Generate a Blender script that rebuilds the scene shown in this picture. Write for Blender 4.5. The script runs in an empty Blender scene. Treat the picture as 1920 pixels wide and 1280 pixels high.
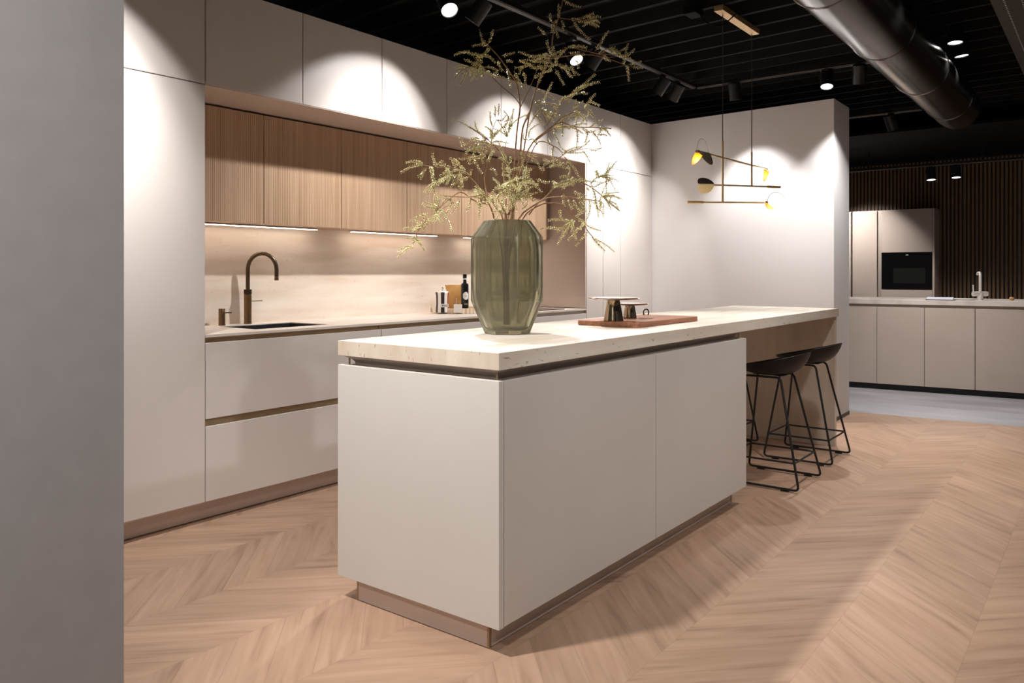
import bpy, bmesh, math, random
from mathutils import Vector, Matrix
random.seed(7)
C = bpy.context.scene.collection
scene = bpy.context.scene
PI = math.pi

# ------------------------------------------------------------------ camera
YAW = 0.6504; FPX = 1483.2; HZ = 509.9; CAMZ = 1.2
cd = bpy.data.cameras.new('camera'); cam = bpy.data.objects.new('camera', cd); C.objects.link(cam)
cam.location = (0, 0, CAMZ); cam.rotation_euler = (PI/2, 0, YAW - PI/2)
cd.sensor_width = 36; cd.lens = 36*FPX/1920; cd.shift_y = -(640-HZ)/1920; cd.clip_start = .05
scene.camera = cam

# ------------------------------------------------------------------ world, exposure
w = bpy.data.worlds.new('world'); scene.world = w; w.use_nodes = True
w.node_tree.nodes['Background'].inputs[0].default_value = (1.0, .97, .96, 1)
w.node_tree.nodes['Background'].inputs[1].default_value = 0.13
vs = scene.view_settings
vs.view_transform = 'Standard'; vs.look = 'None'; vs.gamma = 1; vs.use_curve_mapping = False
vs.exposure = 0.0
WARM = (1, .972, .958); COOL = (1, .985, .985)

# ------------------------------------------------------------------ maths
FW = Vector((math.cos(YAW), math.sin(YAW), 0)); RT = Vector((math.sin(YAW), -math.cos(YAW), 0))
def at(u, v, d):
    """point seen at photo pixel u, v lying d metres in front of the camera"""
    return Vector((0, 0, CAMZ)) + FW*d + RT*((u-960)*d/FPX) + Vector((0, 0, -(v-HZ)*d/FPX))
def onz(u, v, z):
    return at(u, v, -(z-CAMZ)*FPX/(v-HZ))

# ------------------------------------------------------------------ materials
def lin(c):
    return tuple(((x/255)/12.92 if x/255 <= .04045 else ((x/255+.055)/1.055)**2.4) for x in c)
def base_mat(name, col, rough=.5, metal=0, spec=.5):
    m = bpy.data.materials.new(name); m.use_nodes = True
    b = m.node_tree.nodes['Principled BSDF']
    b.inputs['Base Color'].default_value = (*lin(col), 1)
    b.inputs['Roughness'].default_value = rough; b.inputs['Metallic'].default_value = metal
    b.inputs['Specular IOR Level'].default_value = spec
    return m, m.node_tree, b
def N(nt, t, **k):
    n = nt.nodes.new(t)
    for a, b in k.items():
        if a.startswith('i_'):
            key = a[2:]; key = int(key) if key.isdigit() else key
            n.inputs[key].default_value = b
        else: setattr(n, a, b)
    return n
def noise_mat(name, col, col2, scale=8, rough=.5, metal=0, stretch=(1, 1, 1), bump=0, detail=4, lo=.35, hi=.65, spec=.5, rot=(0, 0, 0)):
    m, nt, b = base_mat(name, col, rough, metal, spec); L = nt.links
    tc = N(nt, 'ShaderNodeTexCoord'); mp = N(nt, 'ShaderNodeMapping'); mp.inputs['Scale'].default_value = stretch; mp.inputs['Rotation'].default_value = rot
    L.new(tc.outputs['Object'], mp.inputs[0])
    n = N(nt, 'ShaderNodeTexNoise'); n.inputs['Scale'].default_value = scale; n.inputs['Detail'].default_value = detail
    L.new(mp.outputs[0], n.inputs['Vector'])
    r = N(nt, 'ShaderNodeValToRGB'); r.color_ramp.elements[0].position = lo; r.color_ramp.elements[1].position = hi
    r.color_ramp.elements[0].color = (*lin(col), 1); r.color_ramp.elements[1].color = (*lin(col2), 1)
    L.new(n.outputs[0], r.inputs[0]); L.new(r.outputs[0], b.inputs['Base Color'])
    if bump:
        bp = N(nt, 'ShaderNodeBump'); bp.inputs['Strength'].default_value = bump; bp.inputs['Distance'].default_value = .002
        L.new(n.outputs[0], bp.inputs['Height']); L.new(bp.outputs[0], b.inputs['Normal'])
    return m
def emit_mat(name, col, s):
    m, nt, b = base_mat(name, col, .5)
    b.inputs['Emission Color'].default_value = (*lin(col), 1); b.inputs['Emission Strength'].default_value = s
    return m
def travertine(name, a, b2, dark, veins='X', pit=1.0):
    m, nt, b = base_mat(name, a, .42); L = nt.links
    tc = N(nt, 'ShaderNodeTexCoord')
    st = {'X': (1, 7, 7), 'Z': (7, 7, 1)}[veins]
    mp = N(nt, 'ShaderNodeMapping'); mp.inputs['Scale'].default_value = st; L.new(tc.outputs['Object'], mp.inputs[0])
    n1 = N(nt, 'ShaderNodeTexNoise'); n1.inputs['Scale'].default_value = 1.5; n1.inputs['Detail'].default_value = 8; n1.inputs['Distortion'].default_value = .4
    L.new(mp.outputs[0], n1.inputs['Vector'])
    r = N(nt, 'ShaderNodeValToRGB'); e = r.color_ramp.elements
    e[0].position = .3; e[0].color = (*lin(b2), 1); e[1].position = .68; e[1].color = (*lin(a), 1)
    L.new(n1.outputs[0], r.inputs[0])
    n2 = N(nt, 'ShaderNodeTexNoise'); n2.inputs['Scale'].default_value = 15; n2.inputs['Detail'].default_value = 6
    mp2 = N(nt, 'ShaderNodeMapping'); mp2.inputs['Scale'].default_value = tuple(2.2 if q == 1 else q for q in st); L.new(tc.outputs['Object'], mp2.inputs[0]); L.new(mp2.outputs[0], n2.inputs['Vector'])
    r2 = N(nt, 'ShaderNodeValToRGB'); e = r2.color_ramp.elements
    e[0].position = .645; e[0].color = (0, 0, 0, 1); e[1].position = .71; e[1].color = (pit, pit, pit, 1)
    L.new(n2.outputs[0], r2.inputs[0])
    mx = N(nt, 'ShaderNodeMix', data_type='RGBA'); L.new(r2.outputs[0], mx.inputs[0]); L.new(r.outputs[0], mx.inputs[6])
    mx.inputs[7].default_value = (*lin(dark), 1); L.new(mx.outputs[2], b.inputs['Base Color'])
    bp = N(nt, 'ShaderNodeBump'); bp.invert = True; bp.inputs['Strength'].default_value = .3; bp.inputs['Distance'].default_value = .001
    L.new(r2.outputs[0], bp.inputs['Height']); L.new(bp.outputs[0], b.inputs['Normal'])
    return m

LAC = (216, 208, 202)
M = {}
M['lacquer'] = noise_mat('warm_white_lacquer', LAC, (218, 210, 204), 3, .42, spec=.35)
M['lacquer_island'] = noise_mat('island_lacquer', (202, 195, 187), (204, 197, 189), 3, .38, spec=.4)
M['soffit'] = noise_mat('mushroom_laminate', (200, 182, 170), (203, 185, 173), 3, .5)
M['plinth'] = noise_mat('taupe_plinth', (206, 190, 179), (209, 193, 182), 6, .38, metal=.1)
M['gap'] = base_mat('shadow_gap', (40, 30, 24), .8)[0]
M['bronze'] = noise_mat('bronze_profile', (168, 144, 112), (174, 150, 118), 40, .4, metal=.35)
M['rail'] = noise_mat('rail_profile', (176, 162, 150), (182, 168, 156), 40, .35, metal=.25)
M['tap'] = noise_mat('aged_brass', (130, 106, 78), (142, 116, 86), 60, .3, metal=1)
M['dark_tap'] = base_mat('dark_bronze', (70, 58, 48), .35, .8)[0]
M['spout'] = base_mat('aged_bronze_spout', (104, 88, 72), .3, 1)[0]
M['worktop'] = travertine('worktop_stone', (226, 216, 205), (214, 202, 190), (190, 170, 150), 'X', .3)
M['trav'] = travertine('travertine', (228, 219, 206), (206, 190, 170), (136, 114, 90), 'X', .7)
M['trav_end'] = travertine('travertine_cross', (216, 202, 184), (194, 176, 155), (132, 110, 88), 'Z', .75)
M['trav_leg'] = travertine('travertine_upright', (210, 198, 182), (194, 180, 163), (156, 138, 118), 'Z', .35)
M['splash'] = travertine('splashback_stone', (238, 227, 215), (216, 198, 178), (190, 166, 142), 'X', .4)
M['sink'] = noise_mat('black_granite_composite', (22, 22, 24), (34, 34, 36), 80, .5)
M['wall'] = noise_mat('white_paint', (228, 224, 221), (229, 225, 222), 3, .8)
M['wall_grey'] = noise_mat('rough_grey_plaster', (200, 196, 195), (207, 203, 202), 18, .9, bump=.25, detail=9, stretch=(1, 1, 1), lo=.25, hi=.75)
M['base'] = base_mat('dark_baseboard', (70, 66, 62), .5)[0]
M['ceil'] = base_mat('black_ceiling_paint', (9, 9, 9), .75, spec=.15)[0]
M['black'] = base_mat('black_powder_coat', (16, 16, 17), .45)[0]
M['shell'] = noise_mat('black_plastic_shell', (14, 14, 16), (16, 16, 18), 30, .5, spec=.3)
M['lens'] = emit_mat('lit_lens', (255, 252, 250), 3.5)
M['strip'] = emit_mat('led_diffuser', (255, 236, 220), 9)
M['brass'] = noise_mat('brushed_brass', (214, 184, 138), (222, 192, 146), 50, .42, metal=.7)
M['amber'] = emit_mat('glowing_amber_glass', (226, 122, 20), .45)
M['white_glow'] = emit_mat('lit_opal_disc', (255, 248, 238), 1.3)
M['dim_brass'] = noise_mat('matt_brass_disc', (236, 200, 144), (240, 206, 150), 20, .5, metal=.1)
M['grey_disc'] = noise_mat('grey_metal_disc', (140, 130, 118), (146, 136, 124), 20, .5, metal=.4)
M['wire'] = base_mat('thin_wire', (120, 112, 104), .4, .8)[0]
M['cord'] = base_mat('dark_cord', (48, 40, 36), .7)[0]
M['duct'] = noise_mat('galvanised_steel', (112, 111, 111), (130, 129, 129), 3, .2, metal=1)
M['tray_metal'] = base_mat('dark_tray_metal', (62, 56, 50), .6, .4)[0]
M['mirror'] = base_mat('mirror_bronze', (176, 156, 132), .16, 1)[0]
M['silver'] = base_mat('polished_nickel', (214, 204, 190), .06, 1)[0]
M['walnut'] = noise_mat('walnut_board', (128, 80, 58), (174, 118, 84), 5, .42, stretch=(1, 14, 14), lo=.3, hi=.7)
M['leather'] = base_mat('black_leather', (20, 18, 17), .6)[0]
M['bark'] = noise_mat('brown_bark', (128, 94, 62), (158, 122, 86), 60, .75)
M['leaf'] = noise_mat('pale_green_leaf', (188, 184, 124), (244, 238, 188), 45, .55, lo=.3, hi=.7)
M['oven'] = base_mat('black_glass', (6, 6, 7), .08)[0]
M['oven_win'] = base_mat('oven_window', (26, 28, 26), .12)[0]
M['chrome'] = base_mat('brushed_steel', (230, 222, 214), .4, .55)[0]
M['cabinet_grey'] = noise_mat('greige_front', (178, 162, 150), (182, 166, 154), 3, .4)
M['marble'] = noise_mat('grey_marble', (206, 194, 184), (160, 146, 136), 5, .35, detail=10, lo=.4, hi=.8)
M['paper'] = base_mat('white_paper', (232, 230, 240), .7)[0]
M['kraft'] = noise_mat('kraft_paper', (186, 134, 68), (204, 156, 92), 14, .6, bump=.3)
M['white_tin'] = base_mat('white_enamel', (236, 232, 228), .3)[0]
M['black_tin'] = base_mat('black_enamel', (38, 26, 26), .3)[0]
M['orange_tin'] = base_mat('burnt_orange', (176, 98, 40), .35)[0]
M['bottle'] = base_mat('black_bottle_glass', (12, 13, 13), .15)[0]
M['ribbed'] = noise_mat('pale_ribbed_wood', (232, 212, 188), (222, 200, 174), 30, .6)

def wood_fluted():
    m, nt, b = base_mat('oak_fluted', (190, 148, 112), .5); L = nt.links
    tc = N(nt, 'ShaderNodeTexCoord'); mp = N(nt, 'ShaderNodeMapping'); mp.inputs['Scale'].default_value = (60, 60, 1.2)
    L.new(tc.outputs['Object'], mp.inputs[0])
    n = N(nt, 'ShaderNodeTexNoise'); n.inputs['Scale'].default_value = 1.2; n.inputs['Detail'].default_value = 5; L.new(mp.outputs[0], n.inputs['Vector'])
    r = N(nt, 'ShaderNodeValToRGB'); e = r.color_ramp.elements
    e[0].position = .3; e[0].color = (*lin((170, 138, 109)), 1); e[1].position = .7; e[1].color = (*lin((192, 162, 134)), 1)
    L.new(n.outputs[0], r.inputs[0]); L.new(r.outputs[0], b.inputs['Base Color'])
    return m
M['fluted'] = wood_fluted()

def math_n(nt, op, a, b=None, c=None):
    n = N(nt, 'ShaderNodeMath', operation=op)
    for i, x in enumerate((a, b, c)):
        if x is None: continue
        if isinstance(x, (int, float)): n.inputs[i].default_value = x
        else: nt.links.new(x, n.inputs[i])
    return n.outputs[0]
def chevron_floor():
    """oak chevron: bands .3835 wide along X, planks at 45 degrees"""
    m, nt, b = base_mat('oak_chevron_floor', (196, 160, 132), .42, spec=.35); L = nt.links
    tc = N(nt, 'ShaderNodeTexCoord'); sp = N(nt, 'ShaderNodeSeparateXYZ'); L.new(tc.outputs['Object'], sp.inputs[0])
    x, y = sp.outputs[0], sp.outputs[1]
    t = math_n(nt, 'DIVIDE', math_n(nt, 'SUBTRACT', y, .3715), .3835)
    band = math_n(nt, 'FLOOR', t)
    par = math_n(nt, 'MODULO', math_n(nt, 'ADD', band, 100), 2)            # 0 / 1
    sgn = math_n(nt, 'SUBTRACT', math_n(nt, 'MULTIPLY', par, 2), 1)         # band 0 (.37-.755): x rises with y -> s=-1
    fy = math_n(nt, 'MULTIPLY', math_n(nt, 'PINGPONG', t, 1.0), .3835)       # 0..width..0, continuous over spines
    q = math_n(nt, 'SUBTRACT', x, fy)                                        # constant along plank
    pq = math_n(nt, 'DIVIDE', q, .19)
    pid = math_n(nt, 'FLOOR', pq); fr = math_n(nt, 'SUBTRACT', pq, pid)
    # random per plank
    cb = N(nt, 'ShaderNodeCombineXYZ'); L.new(pid, cb.inputs[0]); L.new(band, cb.inputs[1])
    wn = N(nt, 'ShaderNodeTexWhiteNoise', noise_dimensions='2D'); L.new(cb.outputs[0], wn.inputs['Vector'])
    # grain along plank: coords (along, across)
    al = math_n(nt, 'ADD', math_n(nt, 'MULTIPLY', y, 1.0), math_n(nt, 'MULTIPLY', wn.outputs[0], 37))
    cg = N(nt, 'ShaderNodeCombineXYZ'); L.new(math_n(nt, 'MULTIPLY', al, 2.2), cg.inputs[0]); L.new(math_n(nt, 'MULTIPLY', q, 13), cg.inputs[1]); L.new(band, cg.inputs[2])
    n = N(nt, 'ShaderNodeTexNoise'); n.inputs['Scale'].default_value = 1.6; n.inputs['Detail'].default_value = 7; n.inputs['Distortion'].default_value = .5
    L.new(cg.outputs[0], n.inputs['Vector'])
    r = N(nt, 'ShaderNodeValToRGB'); e = r.color_ramp.elements
    e[0].position = .25; e[0].color = (*lin((139, 110, 90)), 1); e[1].position = .68; e[1].color = (*lin((176, 145, 122)), 1)
    e.new(.42).color = (*lin((164, 133, 110)), 1)
    L.new(n.outputs[0], r.inputs[0])
    hsv = N(nt, 'ShaderNodeHueSaturation'); L.new(r.outputs[0], hsv.inputs['Color'])
    L.new(math_n(nt, 'ADD', math_n(nt, 'MULTIPLY', wn.outputs[0], .13), .93), hsv.inputs['Value'])
    # joints
    ed = math_n(nt, 'MINIMUM', fr, math_n(nt, 'SUBTRACT', 1, fr))
    j1 = math_n(nt, 'LESS_THAN', ed, .009)
    ft = math_n(nt, 'FRACT', t); e2 = math_n(nt, 'MINIMUM', ft, math_n(nt, 'SUBTRACT', 1, ft))
    j2 = math_n(nt, 'LESS_THAN', e2, .0025)
    j = math_n(nt, 'MULTIPLY', math_n(nt, 'MAXIMUM', j1, j2), .35)
    mx = N(nt, 'ShaderNodeMix', data_type='RGBA'); L.new(j, mx.inputs[0]); L.new(hsv.outputs[0], mx.inputs[6]); mx.inputs[7].default_value = (*lin((120, 90, 70)), 1)
    L.new(mx.outputs[2], b.inputs['Base Color'])
    bp = N(nt, 'ShaderNodeBump'); bp.inputs['Strength'].default_value = .12; bp.inputs['Distance'].default_value = .001
    L.new(n.outputs[0], bp.inputs['Height']); L.new(bp.outputs[0], b.inputs['Normal'])
    return m
M['floor'] = chevron_floor()
M['floor_grey'] = noise_mat('grey_concrete_tile', (140, 136, 138), (166, 162, 164), 2.2, .5, detail=8, stretch=(1.5, .5, 1))

def vase_glass():
    m, nt, b = base_mat('smoky_olive_glass', (180, 178, 154), .16); L = nt.links
    b.inputs['Transmission Weight'].default_value = .92; b.inputs['IOR'].default_value = 1.33
    b.inputs['Specular IOR Level'].default_value = .5
    return m
M['vase'] = vase_glass()

# ------------------------------------------------------------------ mesh helpers
class MB:
    def __init__(s): s.bm = bmesh.new(); s.mi = 0
    def face(s, vs):
        try: f = s.bm.faces.new(vs); f.material_index = s.mi; return f
        except ValueError: return None
    def box(s, x0, x1, y0, y1, z0, z1):
        v = [s.bm.verts.new(p) for p in ((x0,y0,z0),(x1,y0,z0),(x1,y1,z0),(x0,y1,z0),(x0,y0,z1),(x1,y0,z1),(x1,y1,z1),(x0,y1,z1))]
        for f in ((3,2,1,0),(4,5,6,7),(0,1,5,4),(1,2,6,5),(2,3,7,6),(3,0,4,7)): s.face([v[i] for i in f])
        return s
    def ring_surface(s, rings, cap0=True, cap1=True, closed=True):
        R = [[s.bm.verts.new(p) for p in r] for r in rings]; n = len(R[0])
        for a, b in zip(R, R[1:]):
            for i in range(n if closed else n-1):
                j = (i+1) % n; s.face([a[i], a[j], b[j], b[i]])
        if cap0: s.face(R[0][::-1])
        if cap1: s.face(R[-1])
        return s
    def cyl(s, p0, p1, r0, r1=None, n=20, cap=True):
        p0, p1 = Vector(p0), Vector(p1); r1 = r0 if r1 is None else r1
        d = (p1-p0).normalized(); a = d.orthogonal().normalized(); b = d.cross(a)
        ring = lambda p, r: [p + a*r*math.cos(2*PI*i/n) + b*r*math.sin(2*PI*i/n) for i in range(n)]
        return s.ring_surface([ring(p0, r0), ring(p1, r1)], cap, cap)
    def tube(s, pts, r, n=8, cap=True):
        pts = [Vector(p) for p in pts]; rs = r if isinstance(r, (list, tuple)) else [r]*len(pts)
        rings = []; a = None
        for i, p in enumerate(pts):
            if i == 0: d = pts[1]-p
            elif i == len(pts)-1: d = p-pts[i-1]
            else: d = (pts[i+1]-p).normalized() + (p-pts[i-1]).normalized()
            if d.length < 1e-9: d = Vector((0, 0, 1))
            d.normalize()
            if a is None: a = d.orthogonal().normalized()
            else:
                a = a - d*a.dot(d)
                a = a.normalized() if a.length > 1e-6 else d.orthogonal().normalized()
            b = d.cross(a)
            rings.append([p + (a*math.cos(2*PI*k/n) + b*math.sin(2*PI*k/n))*rs[i] for k in range(n)])
        return s.ring_surface(rings, cap, cap)
    def lathe(s, prof, c=(0, 0, 0), n=32, cap0=True, cap1=True, phase=0):
        c = Vector(c)
        return s.ring_surface([[c + Vector((r*math.cos(phase+2*PI*i/n), r*math.sin(phase+2*PI*i/n), z)) for i in range(n)] for r, z in prof], cap0, cap1)
    def poly_extrude(s, pts, d):
        d = Vector(d); a = [s.bm.verts.new(Vector(p)) for p in pts]; b = [s.bm.verts.new(Vector(p)+d) for p in pts]
        n = len(pts); s.face(a[::-1]); s.face(b)
        for i in range(n): s.face([a[i], a[(i+1) % n], b[(i+1) % n], b[i]])
        return s
    def build(s, name, mat, parent=None, smooth=False, bevel=0, world=True, segs=2):
        if parent is not None and world:
            root = parent
            off = Vector((0, 0, 0)); 
            while root is not None: off += root.location; root = root.parent
            bmesh.ops.translate(s.bm, verts=s.bm.verts, vec=-off)
        bmesh.ops.recalc_face_normals(s.bm, faces=s.bm.faces)
        me = bpy.data.meshes.new(name); s.bm.to_mesh(me); s.bm.free()
        for mm in (mat if isinstance(mat, (list, tuple)) else [mat]): me.materials.append(M[mm])
        if smooth:
            for p in me.polygons: p.use_smooth = True
            me.set_sharp_from_angle(angle=math.radians(40))
        o = bpy.data.objects.new(name, me); C.objects.link(o)
        if parent is not None: o.parent = parent
        if bevel:
            bv = o.modifiers.new('bevel', 'BEVEL'); bv.width = bevel; bv.segments = segs; bv.limit_method = 'ANGLE'; bv.angle_limit = math.radians(50)
        return o
def smooth_pts(pts, k=4, closed=False):
    pts = [Vector(p) for p in pts]; out = []
    n = len(pts)
    for i in range(n-1):
        p0, p1, p2, p3 = pts[max(i-1, 0)], pts[i], pts[i+1], pts[min(i+2, n-1)]
        for j in range(k):
            t = j/k
            out.append(.5*((2*p1)+(p2-p0)*t+(2*p0-5*p1+4*p2-p3)*t*t+(3*p1-p0-3*p2+p3)*t**3))
    out.append(pts[-1]); return out
def round_pts(pts, r=.03, k=5):
    """polyline with rounded corners"""
    pts = [Vector(p) for p in pts]; out = [pts[0]]
    for a, b, c in zip(pts, pts[1:], pts[2:]):
        rr = min(r, (a-b).length*.49, (c-b).length*.49)
        p = b+(a-b).normalized()*rr; q = b+(c-b).normalized()*rr
        for j in range(k+1):
            t = j/k; out.append(p*(1-t)**2 + b*2*t*(1-t) + q*t*t)
    out.append(pts[-1]); return out
def thing(name, label, cat, loc=(0, 0, 0), rz=0, group=None):
    o = bpy.data.objects.new(name, None); C.objects.link(o); o.empty_display_size = .1
    o.location = loc; o.rotation_euler = (0, 0, rz); o['label'] = label; o['category'] = cat
    if group: o['group'] = group
    return o
def tag(o, label, cat, group=None, kind=None):
    o['label'] = label; o['category'] = cat
    if group: o['group'] = group
    if kind: o['kind'] = kind
    return o
def struct(o): o['kind'] = 'structure'; return o
def dup(root, loc=None, rz=None, label=None, group=None):
    r = root.copy(); C.objects.link(r)
    if loc is not None: r.location = loc
    if rz is not None: r.rotation_euler = (0, 0, rz)
    if label: r['label'] = label
    if group: r['group'] = group
    def rec(src, dst):
        for ch in list(src.children):
            c = ch.copy(); C.objects.link(c); c.parent = dst; rec(ch, c)
    rec(root, r); return r

# ------------------------------------------------------------------ measures
F = 3.452            # front plane of the kitchen wall units
ZT = 2.587           # top of cabinets and of the end wall
ZS = 2.094           # underside of bridge cabinets
ZC = 2.80            # black deck
XN0, XN1 = 2.12, 5.535
YB = 4.06            # splashback plane
YFL = 3.81           # fluted fronts
ZF0 = 1.472          # underside fluted cabinets

# ------------------------------------------------------------------ floor, ceiling, walls
m_ = MB(); B0, B1 = (7.18, 1.95), (7.32, 0)
def bx_at(y): return 7.18 + (1.82-y)*.085
v = [(-3, -5, 0), (bx_at(-5), -5, 0), (bx_at(5), 5, 0), (-3, 5, 0)]
m_.poly_extrude(v, (0, 0, -.05)); struct(m_.build('floor', 'floor'))
m_ = MB(); m_.poly_extrude([(bx_at(-5), -5, 0), (13, -5, 0), (13, 5, 0), (bx_at(5), 5, 0)], (0, 0, -.05)); struct(m_.build('floor', 'floor_grey'))
# ceiling: trapezoidal steel deck, ribs 4 degrees off the Y axis
m_ = MB(); a4 = math.radians(4.2); pitch = .262
prof = []
x = -4
while x < 14:
    prof += [(x, ZC), (x+.03, ZC), (x+.06, ZC+.07), (x+pitch-.03, ZC+.07)]; x += pitch
prof.append((x, ZC))
def deck(px, y): return (px*math.cos(a4) + y*math.sin(a4), -px*math.sin(a4)*0 + y, 0)
top = [(p, z) for p, z in prof]
r0 = [Vector((p - 6*math.tan(a4), -6, z)) for p, z in top]; r1 = [Vector((p + 7*math.tan(a4), 7, z)) for p, z in top]
vs0 = [m_.bm.verts.new(p) for p in r0]; vs1 = [m_.bm.verts.new(p) for p in r1]
for i in range(len(vs0)-1): m_.face([vs0[i], vs0[i+1], vs1[i+1], vs1[i]])
m_.box(-4.3, 14, -6, 7, ZC+.075, ZC+.1)
struct(m_.build('ceiling', 'ceil'))
# back wall behind the units
m_ = MB(); m_.box(.3, 6.75, YB+.06, YB+.2, 0, ZT); struct(m_.build('wall_back', 'wall'))
# white end wall
a0 = Vector((6.7055, F)); a1 = Vector((6.588, 1.78)); b1 = Vector((7.042, 1.78)); ext = (a0-a1).normalized()*.85
m_ = MB(); m_.poly_extrude([(a1.x, a1.y, 0), (a0.x+ext.x, a0.y+ext.y, 0), (a0.x+ext.x+.454, a0.y+ext.y, 0), (b1.x, b1.y, 0)], (0, 0, ZT))
struct(m_.build('wall_right', 'wall'))
m_ = MB(); m_.box(a1.x, b1.x, 1.776, 1.7795, 0, .03)
m_.poly_extrude([(a1.x-.003, 1.776, 0), (a1.x, 1.776, 0), (a0.x, a0.y-.1, 0), (a0.x-.003, a0.y-.1, 0)], (0, 0, .03))
struct(m_.build('baseboard_right', 'base'))
# grey partition close to the camera
m_ = MB(); m_.box(-2.2, .8013, 1.6, 1.85, 0, ZT+.1); struct(m_.build('wall_left', 'wall_grey'))

# ------------------------------------------------------------------ kitchen wall units
G = .0025
def front(x0, x1, z0, z1, parent, name='door', mat='lacquer', y=F, t=.02):
    return MB().box(x0+G, x1-G, y, y+t, z0+G, z1-G).build(name, mat, parent, bevel=.0012)
def tall(x0, x1, splits, label, zsp=ZS+.002, side_left=False):
    t = thing('tall_cabinet', label, 'cabinet', ((x0+x1)/2, F+.3, 0), group=None)
    MB().box(x0+.002, x1-.002, F+.022, YB+.055, .09, ZT-.001).build('carcass', 'lacquer', t)
    xs = [x0]+splits+[x1]
    for a, b in zip(xs, xs[1:]): front(a, b, .1, zsp, t)
    front(x0, x1, zsp, ZT, t, 'top_door')
    MB().box(x0, x1, F+.068, F+.084, .004, .1).build('plinth', 'plinth', t)
    return t
tall(1.545, XN0, [], 'tall white cabinet at the left end of the kitchen run, beside the grey wall')
tall(XN1+.014, 6.112, [5.816], 'tall white double door cabinet right beside the open niche')
tall(6.112, 6.703, [], 'tall white cabinet in the corner against the white end wall')
# lit edge of the niche cheek
MB().box(XN1, XN1+.014, F+.003, YB, .905, ZS).build('side_panel', 'soffit', tag_p := thing('end_panel', 'tall mushroom coloured cheek panel closing the right side of the niche', 'panel', (XN1, F+.3, .905)), bevel=.001)
MB().box(XN0-.001, XN0+.010, F+.03, YB, .905, ZS-.004).build('side_panel', 'soffit', thing('end_panel', 'mushroom coloured cheek panel closing the left side of the niche', 'panel', (XN0, F+.3, .905)))
xs = [2.12, 2.69, 3.265, 3.838, 4.41, 4.985, 5.549]
ordn = ['first high white bridge cabinet from the left, unlit, beside the tall cabinet', 'second high bridge cabinet from the left, pool of light starting on its right half',
        'third high bridge cabinet from the left, light pool fading on its right', 'fourth high bridge cabinet from the left, mostly dim, light rising at its right',
        'fifth high bridge cabinet from the left, behind the top of the branches', 'sixth high bridge cabinet from the left, last above the niche']
for i in range(6):
    x0, x1 = xs[i], xs[i+1]
    t = thing('bridge_cabinet', ordn[i], 'cabinet', ((x0+x1)/2, F+.3, ZS), group='high bridge cabinets above the niche')
    MB().box(x0+.001, x1-.001, F+.022, YB+.05, ZS+.018, ZT-.001).build('carcass', 'lacquer', t)
    MB().box(x0, x1, F+.003, YB+.05, ZS, ZS+.017).build('underside', 'soffit', t)
    front(x0, x1, ZS+.002, ZT, t)
# fluted cabinets
xf = [2.132, 2.70, 3.262, 3.833, 4.395, 4.965, 5.522]
fl = ['first fluted oak wall cabinet, beside the left tall cabinet', 'second fluted oak wall cabinet from the left', 'third fluted oak wall cabinet from the left, above the middle light strip',
      'fourth fluted oak wall cabinet, behind the left side of the branches', 'fifth fluted oak wall cabinet, directly behind the vase mouth', 'sixth fluted oak wall cabinet, at the right end of the niche']
for i in range(6):
    x0, x1 = xf[i], xf[i+1]
    t = thing('fluted_cabinet', fl[i], 'cabinet', ((x0+x1)/2, YFL+.12, ZF0), group='fluted oak cabinets in the niche')
    MB().box(x0+.001, x1-.001, YFL+.014, YB-.002, ZF0+.002, ZS-.014).build('carcass', 'fluted', t)
    # door with vertical grooves cut in profile
    a, b = x0+.0022, x1-.0022; nfl = 46; p = (b-a)/nfl; pr = []
    for k in range(nfl):
        xx = a+k*p; gw = random.uniform(.10, .26); pr += [(xx+.0006, YFL+.0011), (xx+p*gw, YFL), (xx+p*(1-gw*.6), YFL), (xx+p-.0006, YFL+.0011)]
    ring = [(a, YFL+.0011)] + pr + [(b, YFL+.0011), (b, YFL+.013), (a, YFL+.013)]
    mm = MB(); lo = [mm.bm.verts.new((q[0], q[1], ZF0)) for q in ring]; hi = [mm.bm.verts.new((q[0], q[1], ZS-.012)) for q in ring]
    n = len(ring)
    for k in range(n): mm.face([lo[k], lo[(k+1) % n], hi[(k+1) % n], hi[k]])
    for k in range(n-3-1):
        pass
    # caps as strips
    for row in (lo, hi):
        for k in range(nfl):
            i0 = 1+4*k
            back0 = mm.bm.verts.new((row[i0].co.x, YFL+.013, row[i0].co.z)); back1 = mm.bm.verts.new((row[i0+3].co.x, YFL+.013, row[i0].co.z))
            mm.face([row[i0], row[i0+1], row[i0+2], row[i0+3], back1, back0])
    mm.build('fluted_door', 'fluted', t)
# light strips under the fluted cabinets
sl = ['lit strip under the fluted cabinets, left one above the tap', 'lit strip under the fluted cabinets, middle one', 'lit strip under the fluted cabinets, right one starting beside the vase']
ZL = ZF0-.001; XL = [(2.135, 3.20), (3.49, 4.30), (4.62, 5.45)]
for (x0, x1), lb in zip(XL, sl):
    t = thing('light_strip', lb, 'light', ((x0+x1)/2, 3.975, ZL), group='light strips under the fluted cabinets')
    MB().box(x0, x1, 3.955, 3.995, ZL-.006, ZL).build('housing', 'bronze', t)
    MB().box(x0+.003, x1-.003, 3.959, 3.991, ZL-.009, ZL-.006).build('diffuser', 'strip', t)
# splashback
tag(MB().box(XN0+.01, XN1, YB, YB+.02, .9, ZS).build('splashback', 'splash'), 'beige travertine slab lining the wall behind the sink', 'splashback')
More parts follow.
